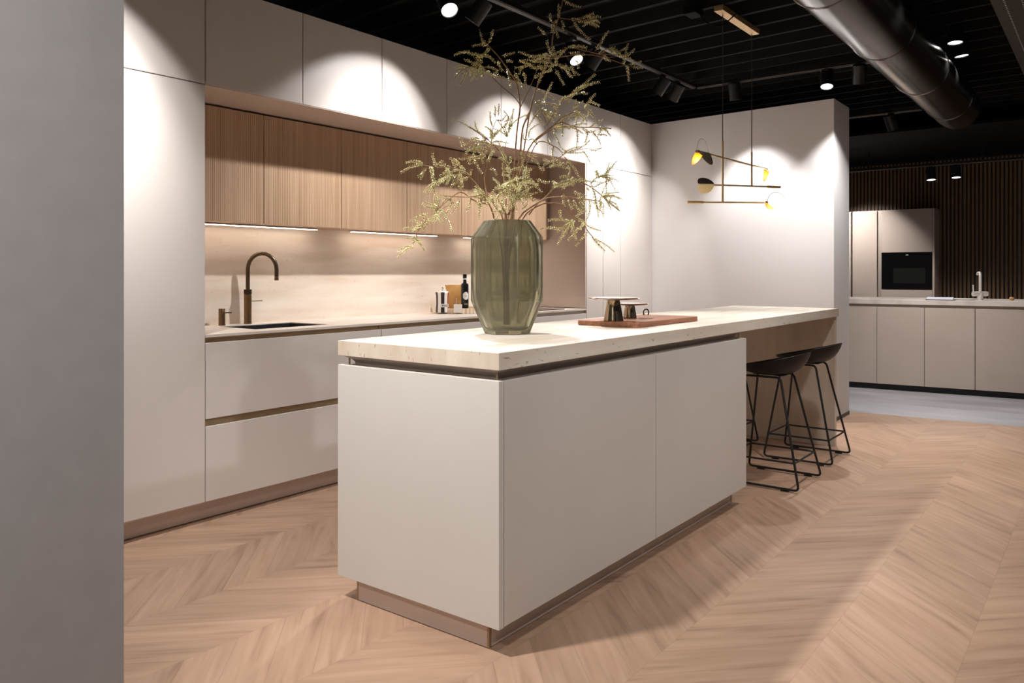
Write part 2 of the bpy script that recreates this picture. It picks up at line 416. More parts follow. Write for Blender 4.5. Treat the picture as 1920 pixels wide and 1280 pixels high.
# worktop with sink cut-out
SX0, SX1, SY0, SY1 = 2.49, 2.97, 3.585, 3.93
zk = .9
m_ = MB(); z0, z1 = zk-.013, zk
xsx = [XN0, SX0, SX1, XN1+.01]; ysy = [F, SY0, SY1, YB]
for i in range(3):
    for j in range(3):
        if i == 1 and j == 1: continue
        m_.box(xsx[i], xsx[i+1], ysy[j], ysy[j+1], z0, z1)
bmesh.ops.remove_doubles(m_.bm, verts=m_.bm.verts, dist=1e-5)
dd = {}
for f in m_.bm.faces: dd.setdefault(tuple(sorted(v.index for v in f.verts)) if False else tuple(round(c, 4) for c in f.calc_center_median()), []).append(f)
bmesh.ops.delete(m_.bm, geom=[f for L_ in dd.values() if len(L_) > 1 for f in L_], context='FACES_ONLY')
tag(m_.build('worktop', 'worktop'), 'thin beige stone worktop along the wall holding the sink and hob', 'worktop')
t = thing('kitchen_sink', 'black undermounted sink sunk into the thin stone worktop', 'sink', ((SX0+SX1)/2, (SY0+SY1)/2, .7))
m_ = MB(); e_ = .0
def bowl(mm, x0, x1, y0, y1, zt, zb, w_=.012):
    o1 = [(x0, y0), (x1, y0), (x1, y1), (x0, y1)]; i1 = [(x0+w_, y0+w_), (x1-w_, y0+w_), (x1-w_, y1-w_), (x0+w_, y1-w_)]
    rings = [[Vector((*p, zb-w_)) for p in o1], [Vector((*p, zt)) for p in o1], [Vector((*p, zt)) for p in i1], [Vector((*p, zb)) for p in i1]]
    mm.ring_surface(rings, True, True)
bowl(m_, SX0+.0005, SX1-.0005, SY0+.0005, SY1-.0005, zk-.004, .71)
m_.build('bowl', 'sink', t, bevel=.002)
MB().lathe([(.001, .711), (.03, .711), (.03, .7145), (.024, .7145), (.022, .7125), (.001, .7125)], ((SX0+SX1)/2, (SY0+SY1)/2+.06, 0), 24).build('drain', 'bronze', t, smooth=True)
# induction hob
t = tag(MB().box(4.72, 5.33, 3.52, 3.99, zk+.0002, zk+.006).build('induction_hob', 'oven', bevel=.001), 'flat black glass hob on the wall worktop behind the vase', 'hob')
# base drawer units
for (x0, x1, lb) in ((XN0, 3.259, 'wide white drawer unit under the sink'), (3.259, 4.41, 'wide white drawer unit behind the front of the island'), (4.41, XN1+.012, 'white drawer unit under the hob beside the right tall cabinet')):
    t = thing('base_cabinet', lb, 'cabinet', ((x0+x1)/2, F+.3, 0), group='drawer units under the wall worktop')
    m_ = MB().box(x0+.002, x1-.002, F+.045, YB+.055, .09, .70)
    m_.box(x0+.002, x1-.002, F+.045, SY0-.01, .70, zk-.014); m_.box(x0+.002, x1-.002, SY1+.01, YB+.055, .70, zk-.014)
    m_.build('carcass', 'lacquer', t)
    front(x0, x1, .494, .863, t, 'drawer'); front(x0, x1, .1, .463, t, 'drawer')
    MB().box(x0, x1, F+.068, F+.084, .004, .1).build('plinth', 'plinth', t)
    # grip profile between the drawers
    MB().poly_extrude([(x0+.003, F+.0445, .43), (x0+.003, F+.0215, .43), (x0+.003, F+.0215, .462), (x0+.003, F+.034, .51), (x0+.003, F+.0445, .51)], (x1-x0-.006, 0, 0)).build('grip_profile', 'bronze', t)
    if x0 > 4: MB().box(x0+.003, x1-.003, F+.02, F+.045, .84, .886).build('top_profile', 'rail', t)
    else: MB().poly_extrude([(x0+.003, F+.0445, .83), (x0+.003, F+.0215, .83), (x0+.003, F+.0215, .862), (x0+.003, F+.028, .874), (x0+.003, F+.022, .886), (x0+.003, F+.0445, .886)], (x1-x0-.006, 0, 0)).build('top_profile', 'bronze', t)
# dark line between plinth and floor is the real shadow gap (plinth stops 4 mm above the floor)

# ------------------------------------------------------------------ taps
tx, ty = 2.715, 3.985
t = thing('boiling_water_tap', 'tall curved aged brass tap behind the black sink', 'tap', (tx, ty, zk))
MB().lathe([(.024, zk+.0005), (.024, zk+.003), (.0215, zk+.004), (.0215, zk+.17), (.019, zk+.171)], (tx, ty, 0), 28).build('body', 'tap', t, smooth=True)
MB().lathe([(.0215, zk+.172), (.0225, zk+.175), (.0225, zk+.197), (.0215, zk+.2)], (tx, ty, 0), 28).build('collar', 'dark_tap', t, smooth=True)
dx, dy = .80, -.60      # spout swings toward the right front
dx, dy = RT.x, RT.y
arc = [(tx, ty, zk+.2), (tx, ty, zk+.30)]
Rr = .083
for k in range(13):
    a = PI - PI*k/12
    arc.append((tx+dx*(Rr+Rr*math.cos(a)), ty+dy*(Rr+Rr*math.cos(a)), zk+.315+Rr*1.12*math.sin(a)))
arc.append((tx+dx*2*Rr, ty+dy*2*Rr, zk+.272))
MB().tube(arc, .0118, 16).build('spout', 'spout', t, smooth=True)
MB().cyl((tx+dx*2*Rr, ty+dy*2*Rr, zk+.271), (tx+dx*2*Rr, ty+dy*2*Rr, zk+.252), .0125).build('outlet', 'tap', t, smooth=True)
MB().cyl((tx+dx*.02, ty+dy*.02, zk+.132), (tx+dx*.085, ty+dy*.085, zk+.135), .0026, n=10).build('lever', 'tap', t, smooth=True)
px_, py_ = 2.548, 3.985
t = thing('soap_dispenser', 'short brass soap dispenser left of the tap', 'dispenser', (px_, py_, zk))
MB().lathe([(.021, zk+.0005), (.021, zk+.002), (.0185, zk+.003), (.0185, zk+.093), (.0175, zk+.095)], (px_, py_, 0), 24).build('body', 'tap', t, smooth=True)
MB().cyl((px_+dx*.015, py_+dy*.015, zk+.072), (px_+dx*.055, py_+dy*.055, zk+.0725), .0035, n=10).build('nozzle', 'dark_tap', t, smooth=True)

# ------------------------------------------------------------------ tray with pantry things
TC = Vector((4.42, 3.84, zk)); TR = .185
t = thing('round_tray', 'round pale ribbed tray on the wall worktop left of the vase', 'tray', TC)
m_ = MB(); prof_n = 160
def rib(r, z): return [Vector((TC.x+(r+(.0025 if (i % 4) < 2 else -.0025))*math.cos(2*PI*i/prof_n), TC.y+(r+(.0025 if (i % 4) < 2 else -.0025))*math.sin(2*PI*i/prof_n), z)) for i in range(prof_n)]
def circ(r, z): return [Vector((TC.x+r*math.cos(2*PI*i/prof_n), TC.y+r*math.sin(2*PI*i/prof_n), z)) for i in range(prof_n)]
m_.ring_surface([circ(TR-.01, zk+.0005), rib(TR, zk+.002), rib(TR, zk+.040), circ(TR-.008, zk+.040), circ(TR-.008, zk+.010)], True, True)
m_.build('dish', 'ribbed', t)
def ontray(u, d): return at(u, 560, d)
zt_ = zk+.0105
# striped canister
p = at(829.5, 560, 5.70); cx_, cy_ = p.x, p.y
t = thing('striped_canister', 'black and white striped canister with a lid knob on the round tray', 'canister', (cx_, cy_, zt_))
m_ = MB(); n = 24; prof = [(.048, 0), (.05, .004), (.046, .06), (.047, .115), (.052, .142), (.05, .145)]
R_ = [[m_.bm.verts.new((cx_+r*math.cos(2*PI*i/n), cy_+r*math.sin(2*PI*i/n), zt_+z)) for i in range(n)] for r, z in prof]
for a, b in zip(R_, R_[1:]):
    for i in range(n):
        m_.mi = 2 if i//2 == 9 else (1 if (i//2) in (1, 3, 5, 7, 11) else 0)
        m_.face([a[i], a[(i+1) % n], b[(i+1) % n], b[i]])
m_.mi = 0; m_.face(R_[0][::-1]); m_.face(R_[-1])
m_.build('body', ['white_tin', 'black_tin', 'orange_tin'], t)
MB().lathe([(.046, zt_+.1455), (.04, .152+zt_), (.01, .157+zt_)], (cx_, cy_, 0), 24).build('lid', 'white_tin', t, smooth=True)
MB().lathe([(.004, zt_+.157), (.004, .166+zt_), (.008, .171+zt_), (.008, .178+zt_), (.002, .182+zt_)], (cx_, cy_, 0), 16).build('knob', 'silver', t, smooth=True)
lp = Vector((cx_, cy_, 0)) - FW*.049 + RT*.022
m_ = MB(); q = [lp+RT*s*.026+Vector((0, 0, zt_+z)) for s, z in ((-1, .038), (1, .038), (1, .062), (-1, .062))]
m_.poly_extrude(q, FW*.0015); lab = m_.build('name_tag', 'white_tin', t)
def text_mesh(txt, size, origin, xdir, zdir, mat, parent, name='lettering', ext=.0003):
    cu = bpy.data.curves.new('txt', 'FONT'); cu.body = txt; cu.size = size; cu.align_x = 'CENTER'; cu.extrude = ext
    tmp = bpy.data.objects.new('tmp_text', cu); C.objects.link(tmp)
    bpy.context.view_layer.update()
    dg = bpy.context.evaluated_depsgraph_get(); me = bpy.data.meshes.new_from_object(tmp.evaluated_get(dg))
    bpy.data.objects.remove(tmp)
    xd = Vector(xdir).normalized(); zd = Vector(zdir).normalized(); nd = xd.cross(zd)
    off = Vector((0, 0, 0)); r = parent
    while r is not None: off += r.location; r = r.parent
    for v_ in me.vertices:
        c = v_.co; v_.co = Vector(origin) + xd*c.x + zd*c.y + nd*c.z - off
    me.materials.clear(); me.materials.append(M[mat])
    o = bpy.data.objects.new(name, me); C.objects.link(o); o.parent = parent
    return o
text_mesh('PIAZ', .020, lp - FW*.0012 + Vector((0, 0, zt_+.043)), RT, (0, 0, 1), 'black_tin', lab)
# kraft bag
p = at(853, 560, 5.86)
t = thing('paper_bag', 'crumpled golden kraft bag standing behind the canister on the tray', 'bag', (p.x, p.y, zt_))
m_ = MB(); rings = []
for k, (hw, hd, z) in enumerate(((.052, .034, 0), (.056, .036, .01), (.052, .034, .055), (.056, .033, .10), (.062, .024, .15), (.069, .012, .178), (.072, .004, .192))):
    ring = []
    for i in range(20):
        a = 2*PI*i/20; c, s = math.cos(a), math.sin(a)
        c = math.copysign(abs(c)**.5, c); s = math.copysign(abs(s)**.5, s)
        jt = 1+.05*math.sin(i*2.3+k*1.7)
        ring.append(Vector((p.x, p.y, zt_+z+(.004*math.sin(i*1.9) if k == 6 else 0))) + RT*hw*c*jt + FW*hd*s*jt)
    rings.append(ring)
m_.ring_surface(rings); m_.build('pouch', 'kraft', t, smooth=True)
bp_ = Vector((p.x, p.y, 0)) - FW*.036
for k in range(6):
    MB().box(0, 0, 0, 0, 0, 0).bm.free()
text_mesh('ITALIA', .017, bp_ + RT*.019 + Vector((0, 0, zt_+.075)), (0, 0, 1), -RT, 'white_tin', t, 'lettering')
# small stone box
p = at(858.5, 560, 5.655)
t = thing('salt_box', 'small white wavy patterned box in front of the kraft bag', 'box', (p.x, p.y, zt_))
m_ = MB(); q = [Vector((p.x, p.y, zt_))+RT*a*.029+FW*b*.018 for a, b in ((-1, -1), (1, -1), (1, 1), (-1, 1))]
m_.poly_extrude(q, (0, 0, .058)); m_.build('carton', 'white_tin', t, bevel=.002)
m_ = MB()
for k in range(3):
    pts = [Vector((p.x, p.y, zt_+.012+k*.013+.003*math.sin(j*.9)))+RT*(-.027+.054*j/12)-FW*.0184 for j in range(13)]
    m_.tube(pts, .0007, 5)
m_.build('wave_print', 'ribbed', t)
# bottle
p = at(871.5, 560, 5.74)
t = thing('oil_bottle', 'tall black bottle with a round white label on the tray', 'bottle', (p.x, p.y, zt_))
MB().lathe([(.026, zt_), (.028, zt_+.004), (.028, zt_+.192), (.026, zt_+.203), (.014, zt_+.211), (.012, zt_+.215), (.012, zt_+.236)], (p.x, p.y, 0), 28).build('body', 'bottle', t, smooth=True)
MB().lathe([(.0132, zt_+.236), (.0132, zt_+.243)], (p.x, p.y, 0), 20).build('neck_ring', 'white_tin', t, smooth=True)
MB().lathe([(.0135, zt_+.2435), (.0145, zt_+.246), (.0145, zt_+.272), (.0135, zt_+.274)], (p.x, p.y, 0), 20).build('cap', 'bottle', t, smooth=True)
m_ = MB(); R1 = .0284
cA = 0.0; ring = []
vs_ = []
cen = None
grid = {}
for i in range(-6, 7):
    for j in range(-8, 9):
        a = i/6*.95; z = j/8*.032
        if (i/6)**2 + (j/8)**2 > 1.001: continue
        d_ = (-FW*math.cos(a+.35) + RT*math.sin(a+.35))*R1
        grid[i, j] = m_.bm.verts.new((p.x+d_.x, p.y+d_.y, zt_+.118+z))
for (i, j), v_ in list(grid.items()):
    if all(k in grid for k in ((i+1, j), (i+1, j+1), (i, j+1))): m_.face([v_, grid[i+1, j], grid[i+1, j+1], grid[i, j+1]])
lb_ = m_.build('label', 'white_tin', t, smooth=True)
sdir = (-FW*math.cos(.35)+RT*math.sin(.35)); tdir = (RT*math.cos(.35)+FW*math.sin(.35))
text_mesh('~', .03, Vector((p.x, p.y, zt_+.108))+sdir*.0287, tdir, (0, 0, 1), 'bottle', lb_, 'emblem')
text_mesh('OLIO', .011, Vector((p.x, p.y, zt_+.055))+sdir*.0287, tdir, (0, 0, 1), 'ribbed', t, 'lettering')

# ------------------------------------------------------------------ island
XI0, XI1, YI0, YI1 = 1.927, 5.7355, 1.517, 2.271
ZI0, ZI1 = .894, .949; XE = 4.002; ZP = .8605; ZB = .088
# stone slab: faces on the short end take the cross-cut material
m_ = MB(); m_.box(XI0, XI1, YI0, YI1, ZI0, ZI1)
for f in m_.bm.faces:
    if abs(f.calc_center_median().x-XI0) < 1e-4: f.material_index = 1
o = m_.build('island_worktop', ['trav', 'trav_end'], bevel=.0015)
tag(o, 'thick travertine slab topping the island and its seating end', 'worktop')
tag(MB().box(XI1-.058, XI1-.012, YI0+.012, YI1-.012, .0, ZI0-.0005).build('support_panel', 'trav_leg', bevel=.001), 'upright travertine panel carrying the far end of the island slab', 'panel')
tag(MB().box(XI0, XI0+.0245, YI0, YI1, ZB, ZP).build('end_panel', 'lacquer_island', bevel=.001), 'greige end panel closing the near short side of the island', 'panel')
tag(MB().box(XE-.022, XE, YI0+.021, YI1, ZB, ZP).build('end_panel', 'lacquer_island', bevel=.001), 'greige end panel of the island beside the stools', 'panel')
for x0, x1, lb in ((XI0+.0255, 2.985, 'island cabinet with a wide plain front, nearest the camera'), (2.985, XE+.001, 'island cabinet with a plain front, next to the bar stools')):
    t = thing('island_cabinet', lb, 'cabinet', ((x0+x1)/2, (YI0+YI1)/2, 0), group='cabinets of the island')
    MB().box(x0+.001, min(x1, XE-.023)-.001, YI0+.0215, YI1-.0215, ZB, .835).build('carcass', 'lacquer_island', t)
    front(x0, x1, ZB, ZP, t, 'door', 'lacquer_island', YI0)
    front(x0, min(x1, XE-.023), ZB, ZP, t, 'door', 'lacquer_island', YI1-.0205)
# grip channel under the slab
t = thing('grip_rail', 'recessed bronze grip channel running under the island slab', 'rail', ((XI0+XE)/2, (YI0+YI1)/2, .84))
def chan(d, z): return [Vector((XI0+d, YI0+d, z)), Vector((XE-d, YI0+d, z)), Vector((XE-d, YI1-d, z)), Vector((XI0+d, YI1-d, z))]
m_ = MB(); m_.ring_surface([chan(.046, .8365), chan(.043, .860), chan(.0455, .868), chan(.036, .880), chan(.013, .8925)], True, True)
m_.build('channel', 'rail', t)
for (bx_, by_) in ((XI0+.03, YI1-.03), (XI0+.03, YI0+.03), (XE-.03, YI0+.03)):
    MB().box(bx_-.0025, bx_+.0025, by_-.0025, by_+.0025, .858, .8925).build('corner_bracket', 'bronze', t)
t = thing('island_plinth', 'recessed taupe plinth under the island', 'plinth', ((XI0+XE)/2, (YI0+YI1)/2, 0))
PX0, PX1, PY0, PY1 = XI0+.034, XE-.032, YI0+.067, YI1-.067
MB().box(PX0, PX0+.014, PY0+.008, PY1-.008, .003, ZB-.001).build('end_board', 'plinth', t)
MB().box(PX0+.014, PX1-.008, PY0+.001, PY0+.014, .003, ZB-.001).build('side_board', 'plinth', t)
MB().box(PX0+.014, PX1-.008, PY1-.014, PY1-.001, .003, ZB-.001).build('side_board', 'plinth', t)
for a, b in ((PX0, PY0), (PX0, PY1-.007), (PX1-.007, PY0), (PX1-.007, PY1-.007)):
    MB().box(a-.0005, a+.0075, b-.0005, b+.0075, .002, ZB-.001).build('corner_trim', 'bronze', t)
MB().box(PX1-.008, PX1-.001, PY0+.008, PY1-.008, .003, ZB-.001).build('end_board', 'plinth', t)

# ------------------------------------------------------------------ board and cake stands
bx0, bx1, by0, by1 = 3.165, 3.83, 1.70, 2.03; zb_ = ZI1+.0005
t = thing('serving_board', 'walnut serving board lying on the island slab beyond the vase', 'board', ((bx0+bx1)/2, (by0+by1)/2, zb_))
m_ = MB(); pts = []
for (cx2, cy2, a0_) in ((bx1-.03, by1-.03, 0), (bx0+.03, by1-.03, 90), (bx0+.03, by0+.03, 180), (bx1-.03, by0+.03, 270)):
    for k in range(7):
        a = math.radians(a0_+15*k); pts.append((cx2+.03*math.cos(a), cy2+.03*math.sin(a), zb_))
m_.poly_extrude(pts, (0, 0, .023)); m_.build('plank', 'walnut', t, bevel=.003)
lc = Vector((3.79, 1.985, zb_+.023))
m_ = MB(); pts = [lc + Vector((.004*math.sin(a)*0, 0, 0)) + RT*.016*math.cos(a) + Vector((0, 0, .012+.018*math.sin(a))) + FW*.01*math.cos(a) for a in [PI*1.25-PI*1.5*k/14 for k in range(15)]]
m_.tube(pts, .0035, 8); m_.build('leather_loop', 'leather', t, smooth=True)
def stand(cx2, cy2, R2, H2, rb, rt, lb):
    t = thing('cake_stand', lb, 'stand', (cx2, cy2, zb_+.0235), group='mirror bronze cake stands')
    z = zb_+.0235
    MB().lathe([(rb-.002, z), (rb, z+.002), (rt, z+H2-.008), (rt*.9, z+H2-.0065)], (cx2, cy2, 0), 40).build('foot', 'mirror', t, smooth=True)
    MB().lathe([(rt, z+H2-.006), (R2*.8, z+H2-.005), (R2-.004, z+H2-.003), (R2, z+H2+.001), (R2-.002, z+H2+.004), (R2-.006, z+H2+.0045), (R2-.012, z+H2+.003), (.002, z+H2+.003)], (cx2, cy2, 0), 56).build('plate', 'silver', t, smooth=True)
stand(3.22, 1.855, .123, .104, .047, .029, 'larger mirror bronze cake stand on the walnut board')
stand(3.485, 1.915, .092, .068, .034, .024, 'smaller mirror bronze cake stand behind the larger one')

# ------------------------------------------------------------------ vase
VD = 3.235
vc = at(952, 560, VD); VX, VY = vc.x, vc.y
view = math.atan2(-FW.y, -FW.x)      # direction from vase toward the camera
ph = view + math.radians(18)
t = thing('faceted_vase', 'large smoky olive faceted glass vase on the near end of the island', 'vase', (VX, VY, ZI1))
def vring(r, z, tw=0): return [Vector((VX+r*math.cos(ph+tw+2*PI*i/7), VY+r*math.sin(ph+tw+2*PI*i/7), z)) for i in range(7)]
zb0 = ZI1+.0008
outer = [vring(.095, zb0), vring(.152, 1.085), vring(.152, 1.34), vring(.098, 1.41)]
inner = [vring(.090, 1.41), vring(.142, 1.337), vring(.142, 1.089), vring(.084, zb0+.018)]
m_ = MB()
def tri_ring(mm, A, B):
    for i in range(7):
        j = (i+1) % 7; mm.face([A[i], A[j], B[j], B[i]])
RR = [[m_.bm.verts.new(p) for p in r] for r in outer]
for a, b in zip(RR, RR[1:]): tri_ring(m_, a, b)
m_.face(RR[0][::-1])
# rounded inside wall: the glass thickness varies from facet middle to facet edge
ci = [(.080, 1.41), (.0815, 1.402), (.124, 1.338), (.130, 1.30), (.130, 1.13), (.124, 1.09), (.080, zb0+.03), (.06, zb0+.02)]
II = [[m_.bm.verts.new((VX+r*math.cos(ph+2*PI*i/28), VY+r*math.sin(ph+2*PI*i/28), z)) for i in range(28)] for r, z in ci]
for a, b in zip(II, II[1:]):
    for i in range(28):
        j = (i+1) % 28; m_.face([a[i], a[j], b[j], b[i]]).smooth = True
m_.face(II[-1])
for i in range(7):
    j = (i+1) % 7; m_.face([RR[-1][i], RR[-1][j]] + [II[0][(4*(i+1)-k) % 28] for k in range(5)])
vs_o = m_.build('glass_body', 'vase', t, bevel=.005, segs=3)
vs_o.modifiers['bevel'].angle_limit = math.radians(28)

# ------------------------------------------------------------------ branches
def P(*uv, d0=0, d1=None):
    """pixel polyline to points, depth offset running from d0 to d1"""
    d1 = d0 if d1 is None else d1; n = len(uv)
    return [at(u, v, VD + d0 + (d1-d0)*i/max(1, n-1)) for i, (u, v) in enumerate(uv)]
def resample(pts, step):
    out = [pts[0].copy()]; acc = 0
    for a, b in zip(pts, pts[1:]):
        L_ = (b-a).length; s = step-acc
        while s <= L_: out.append(a.lerp(b, s/L_)); s += step
        acc = (acc+L_) % step if L_ else acc
    return out
def leaves(mm, pts, step=.0075, size=.0105, tip=True):
    rs = resample(pts, step); n = len(rs)
    for k, p in enumerate(rs):
        if k == n-1: d = (rs[k]-rs[max(0, k-1)])
        else: d = rs[k+1]-rs[k]
        if d.length < 1e-6: continue
        d.normalize(); a = d.orthogonal().normalized(); b = d.cross(a)
        taper = 1.0 - .35*k/max(1, n)
        a_0 = random.uniform(0, 2*PI)
        for j in range(3):
            th = a_0+j*2.1+random.uniform(-.3, .3); o = a*math.cos(th)+b*math.sin(th)
            dirn = (o*random.uniform(.6, 1.0)+d*random.uniform(.4, .9)).normalized()
            s_ = size*taper*random.uniform(.75, 1.2); wd = s_*.34
            sd = dirn.cross(d)
            if sd.length < 1e-6: continue
            sd.normalize(); up = sd.cross(dirn)
            r_ = p + o*.0012
            v0 = mm.bm.verts.new(r_); v1 = mm.bm.verts.new(r_+dirn*s_*.5+sd*wd); v2 = mm.bm.verts.new(r_+dirn*s_); v3 = mm.bm.verts.new(r_+dirn*s_*.5-sd*wd)
            v4 = mm.bm.verts.new(r_+dirn*s_*.5+up*wd*.8)
            for f in ((v0, v1, v4), (v1, v2, v4), (v2, v3, v4), (v3, v0, v4), (v0, v3, v2, v1)): mm.face(list(f))
def branch(label, stems, sprigs, d0, extra=0, mouth=None):
    """stems: list of (radius, [(u,v)...], dA, dB); sprigs: list of pixel polylines"""
    base = Vector((VX, VY, ZI1+.03))
    t = thing('leafy_branch', label, 'branch', (VX, VY, ZI1+.02), group='branches in the vase')
    st = MB(); fo = MB(); tw = st; polys = []
    for k, (r, uv, da, db) in enumerate(stems):
        pts = P(*uv, d0=da, d1=db)
        if k == 0:
            m0 = pts[0]; bo = Vector((VX+random.uniform(-.014, .014), VY+random.uniform(-.014, .014), ZI1+.035))
            mid = bo.lerp(m0, .62) + (Vector((VX, VY, 0))-Vector((m0.x, m0.y, 0)))*.35; mid.z = ZI1+.29; pts = [bo, mid]+pts
        sp_ = smooth_pts(pts, 4); nn = len(sp_)
        st.tube(sp_, [1.2*r*(1-.6*i/nn) for i in range(nn)], 6)
        polys.append((sp_, da, db))
    for s in sprigs:
        uv = s[0]; da = s[1] if len(s) > 1 else d0; db = s[2] if len(s) > 2 else da
        pts = smooth_pts(P(*uv, d0=da, d1=db), 3)
        tw.tube(pts, [.0019-.0009*i/len(pts) for i in range(len(pts))], 5)
        leaves(fo, pts[0 if len(pts) < 6 else 1:])
    for i in range(extra*3+7):       # small side shoots growing from the outer part of the stems
        sp_, da, db = random.choice(polys); k = random.randint(int(len(sp_)*.45), len(sp_)-2)
        p = sp_[k]; d = (sp_[k+1]-sp_[k]).normalized(); o = Vector((random.gauss(0, 1), random.gauss(0, 1), random.gauss(-.25, .8))).normalized()
        dr = (d*.7+o).normalized(); L_ = random.uniform(.045, .10)
        pts = [p, p+dr*L_*.5+Vector((0, 0, .002)), p+dr*L_+Vector((0, 0, -.008))]
        pts = smooth_pts(pts, 3); tw.tube(pts, [.0016-.0008*i_/len(pts) for i_ in range(len(pts))], 5); leaves(fo, pts)
    s_ = st.build('stem', 'bark', t, smooth=True); fo.build('leaves', 'leaf', t)
def Zf(ox, oy, s, pts): return [(ox+x/s, oy+y/s) for x, y in pts]
z7 = lambda *p: Zf(820, 0, 4.8, p)
z6 = lambda *p: Zf(940, 150, 3.879, p)
z5 = lambda *p: Zf(740, 220, 4.923, p)
branch('tallest branch, rising straight through the centre and out of the top of the picture',
  [(.0042, [(958, 411), (966, 350), (975, 290)]+z7((770, 1150), (830, 1020), (870, 860), (955, 630), (1030, 500), (1040, 330), (1090, 160), (1130, 0), (1150, -120)), 0, -.1),
   (.0016, z7((1090, 160), (1200, 175), (1330, 190), (1440, 165)), -.09, -.05), (.0018, z7((1030, 500), (1080, 560), (1130, 650)), -.05, -.08)],
  [(z7((1180, 170), (1280, 170), (1400, 125)), -.07), (z7((1240, 190), (1340, 200), (1430, 240)), -.07), (z7((1330, 180), (1400, 150), (1470, 152)), -.06), (z7((1290, 175), (1350, 140), (1410, 120)), -.08),
   (z7((1220, 185), (1260, 250), (1310, 300), (1370, 355)), -.08), (z7((1140, 10), (1200, 40), (1290, 62)), -.09), (z7((1110, 175), (1135, 220), (1130, 280)), -.08), (z7((1040, 240), (1070, 290), (1095, 340)), -.07),
   (z7((1090, 170), (1040, 220), (1030, 290)), -.05), (z7((1035, 200), (1015, 170), (1015, 130)), -.02), (z7((985, 320), (940, 280), (905, 245)), 0), (z7((1030, 520), (950, 510), (860, 510)), -.09), (z7((1030, 540), (940, 560), (860, 520)), -.11),
   (z7((1060, 580), (960, 540), (880, 560)), -.12), (z7((1040, 590), (970, 600), (900, 590)), -.09), (z7((1000, 530), (930, 500), (850, 505)), -.05), (z7((960, 600), (880, 610), (830, 600)), -.04), (z7((900, 560), (830, 540), (750, 545)), -.02),
   (z7((880, 580), (770, 600), (740, 660)), 0), (z7((1060, 620), (1100, 690), (1140, 765)), -.06), (z7((1150, 570), (1180, 640), (1215, 700)), -.05), (z7((1190, 590), (1220, 620), (1235, 670)), -.05),
   (z7((1030, 500), (1000, 430), (985, 370)), -.0), (z7((860, 520), (800, 490), (730, 465)), .03)], 0, 2)
branch('branch arching out to the upper right below the track light',
  [(.0034, [(961, 411), (972, 340), (984, 270), (993, 212), (1001, 179), (1019, 131), (1032, 108)]+z7((1150, 440), (1200, 425), (1330, 455), (1450, 485), (1550, 490), (1660, 500)), .02, .12),
   (.002, z7((1030, 525), (1200, 500), (1400, 495), (1600, 550), (1740, 600), (1850, 605)), .08, .16)],
  [(z7((1420, 460), (1470, 390), (1500, 330), (1540, 280)), .12), (z7((1590, 490), (1650, 460), (1710, 420)), .12), (z7((1670, 530), (1720, 490), (1780, 440)), .14), (z7((1720, 580), (1780, 570), (1835, 550)), .15),
   (z7((1180, 470), (1230, 480), (1280, 470)), .1), (z7((1490, 490), (1510, 520), (1520, 550)), .1), (z7((1560, 440), (1600, 450), (1640, 470)), .12), (z7((1750, 600), (1800, 610), (1850, 608)), .15), (z7((1230, 500), (1270, 490), (1330, 490)), .09),
   (z7((1640, 500), (1690, 520), (1740, 520)), .13), (z7((1240, 540), (1265, 570), (1270, 610)), .1), (z7((1620, 480), (1570, 440), (1570, 430)), .12)], 0, 1)
branch('branch forking high to the upper left, its tip touching the dark spotlight',
  [(.0038, [(953, 411), (962, 340), (968, 262), (970, 240)]+z7((745, 960), (730, 830), (710, 740), (650, 650), (560, 520), (460, 410), (400, 340), (380, 260)), 0, .05),
   (.002, z7((745, 940), (680, 860), (560, 760), (430, 630), (385, 600), (300, 600), (200, 640)), .02, -.06), (.0016, z7((385, 600), (340, 530), (285, 455)), -.04, -.02), (.0016, z7((400, 600), (520, 620), (600, 640), (700, 740)), -.03, .0),
   (.002, z7((750, 960), (800, 860), (870, 700), (910, 600), (960, 480)), .03, .06), (.0012, z7((460, 410), (420, 490), (395, 590)), .02, -.03)],
  [(z7((455, 400), (480, 340), (500, 275)), .04), (z7((440, 400), (400, 350), (388, 300)), .05), (z7((475, 430), (420, 490), (350, 520)), .0), (z7((545, 540), (560, 590), (590, 640)), 0), (z7((580, 500), (640, 490), (700, 470)), .04),
   (z7((610, 540), (650, 550), (680, 560)), .02), (z7((625, 590), (645, 690), (660, 790)), 0), (z7((690, 640), (730, 720), (790, 815)), .02), (z7((240, 620), (190, 660), (150, 715)), -.06), (z7((260, 620), (240, 700), (200, 765)), -.06),
   (z7((290, 610), (320, 650), (355, 705)), -.05), (z7((390, 600), (395, 650), (405, 695)), -.05), (z7((430, 620), (500, 680), (610, 710)), -.04), (z7((770, 640), (790, 700), (795, 765)), .04), (z7((430, 600), (500, 610), (550, 650)), -.02),
   (z7((480, 420), (440, 470), (410, 500)), 0), (z7((840, 560), (780, 600), (700, 610)), .05), (z7((500, 640), (540, 680), (600, 700)), -.04)], 0, 3)
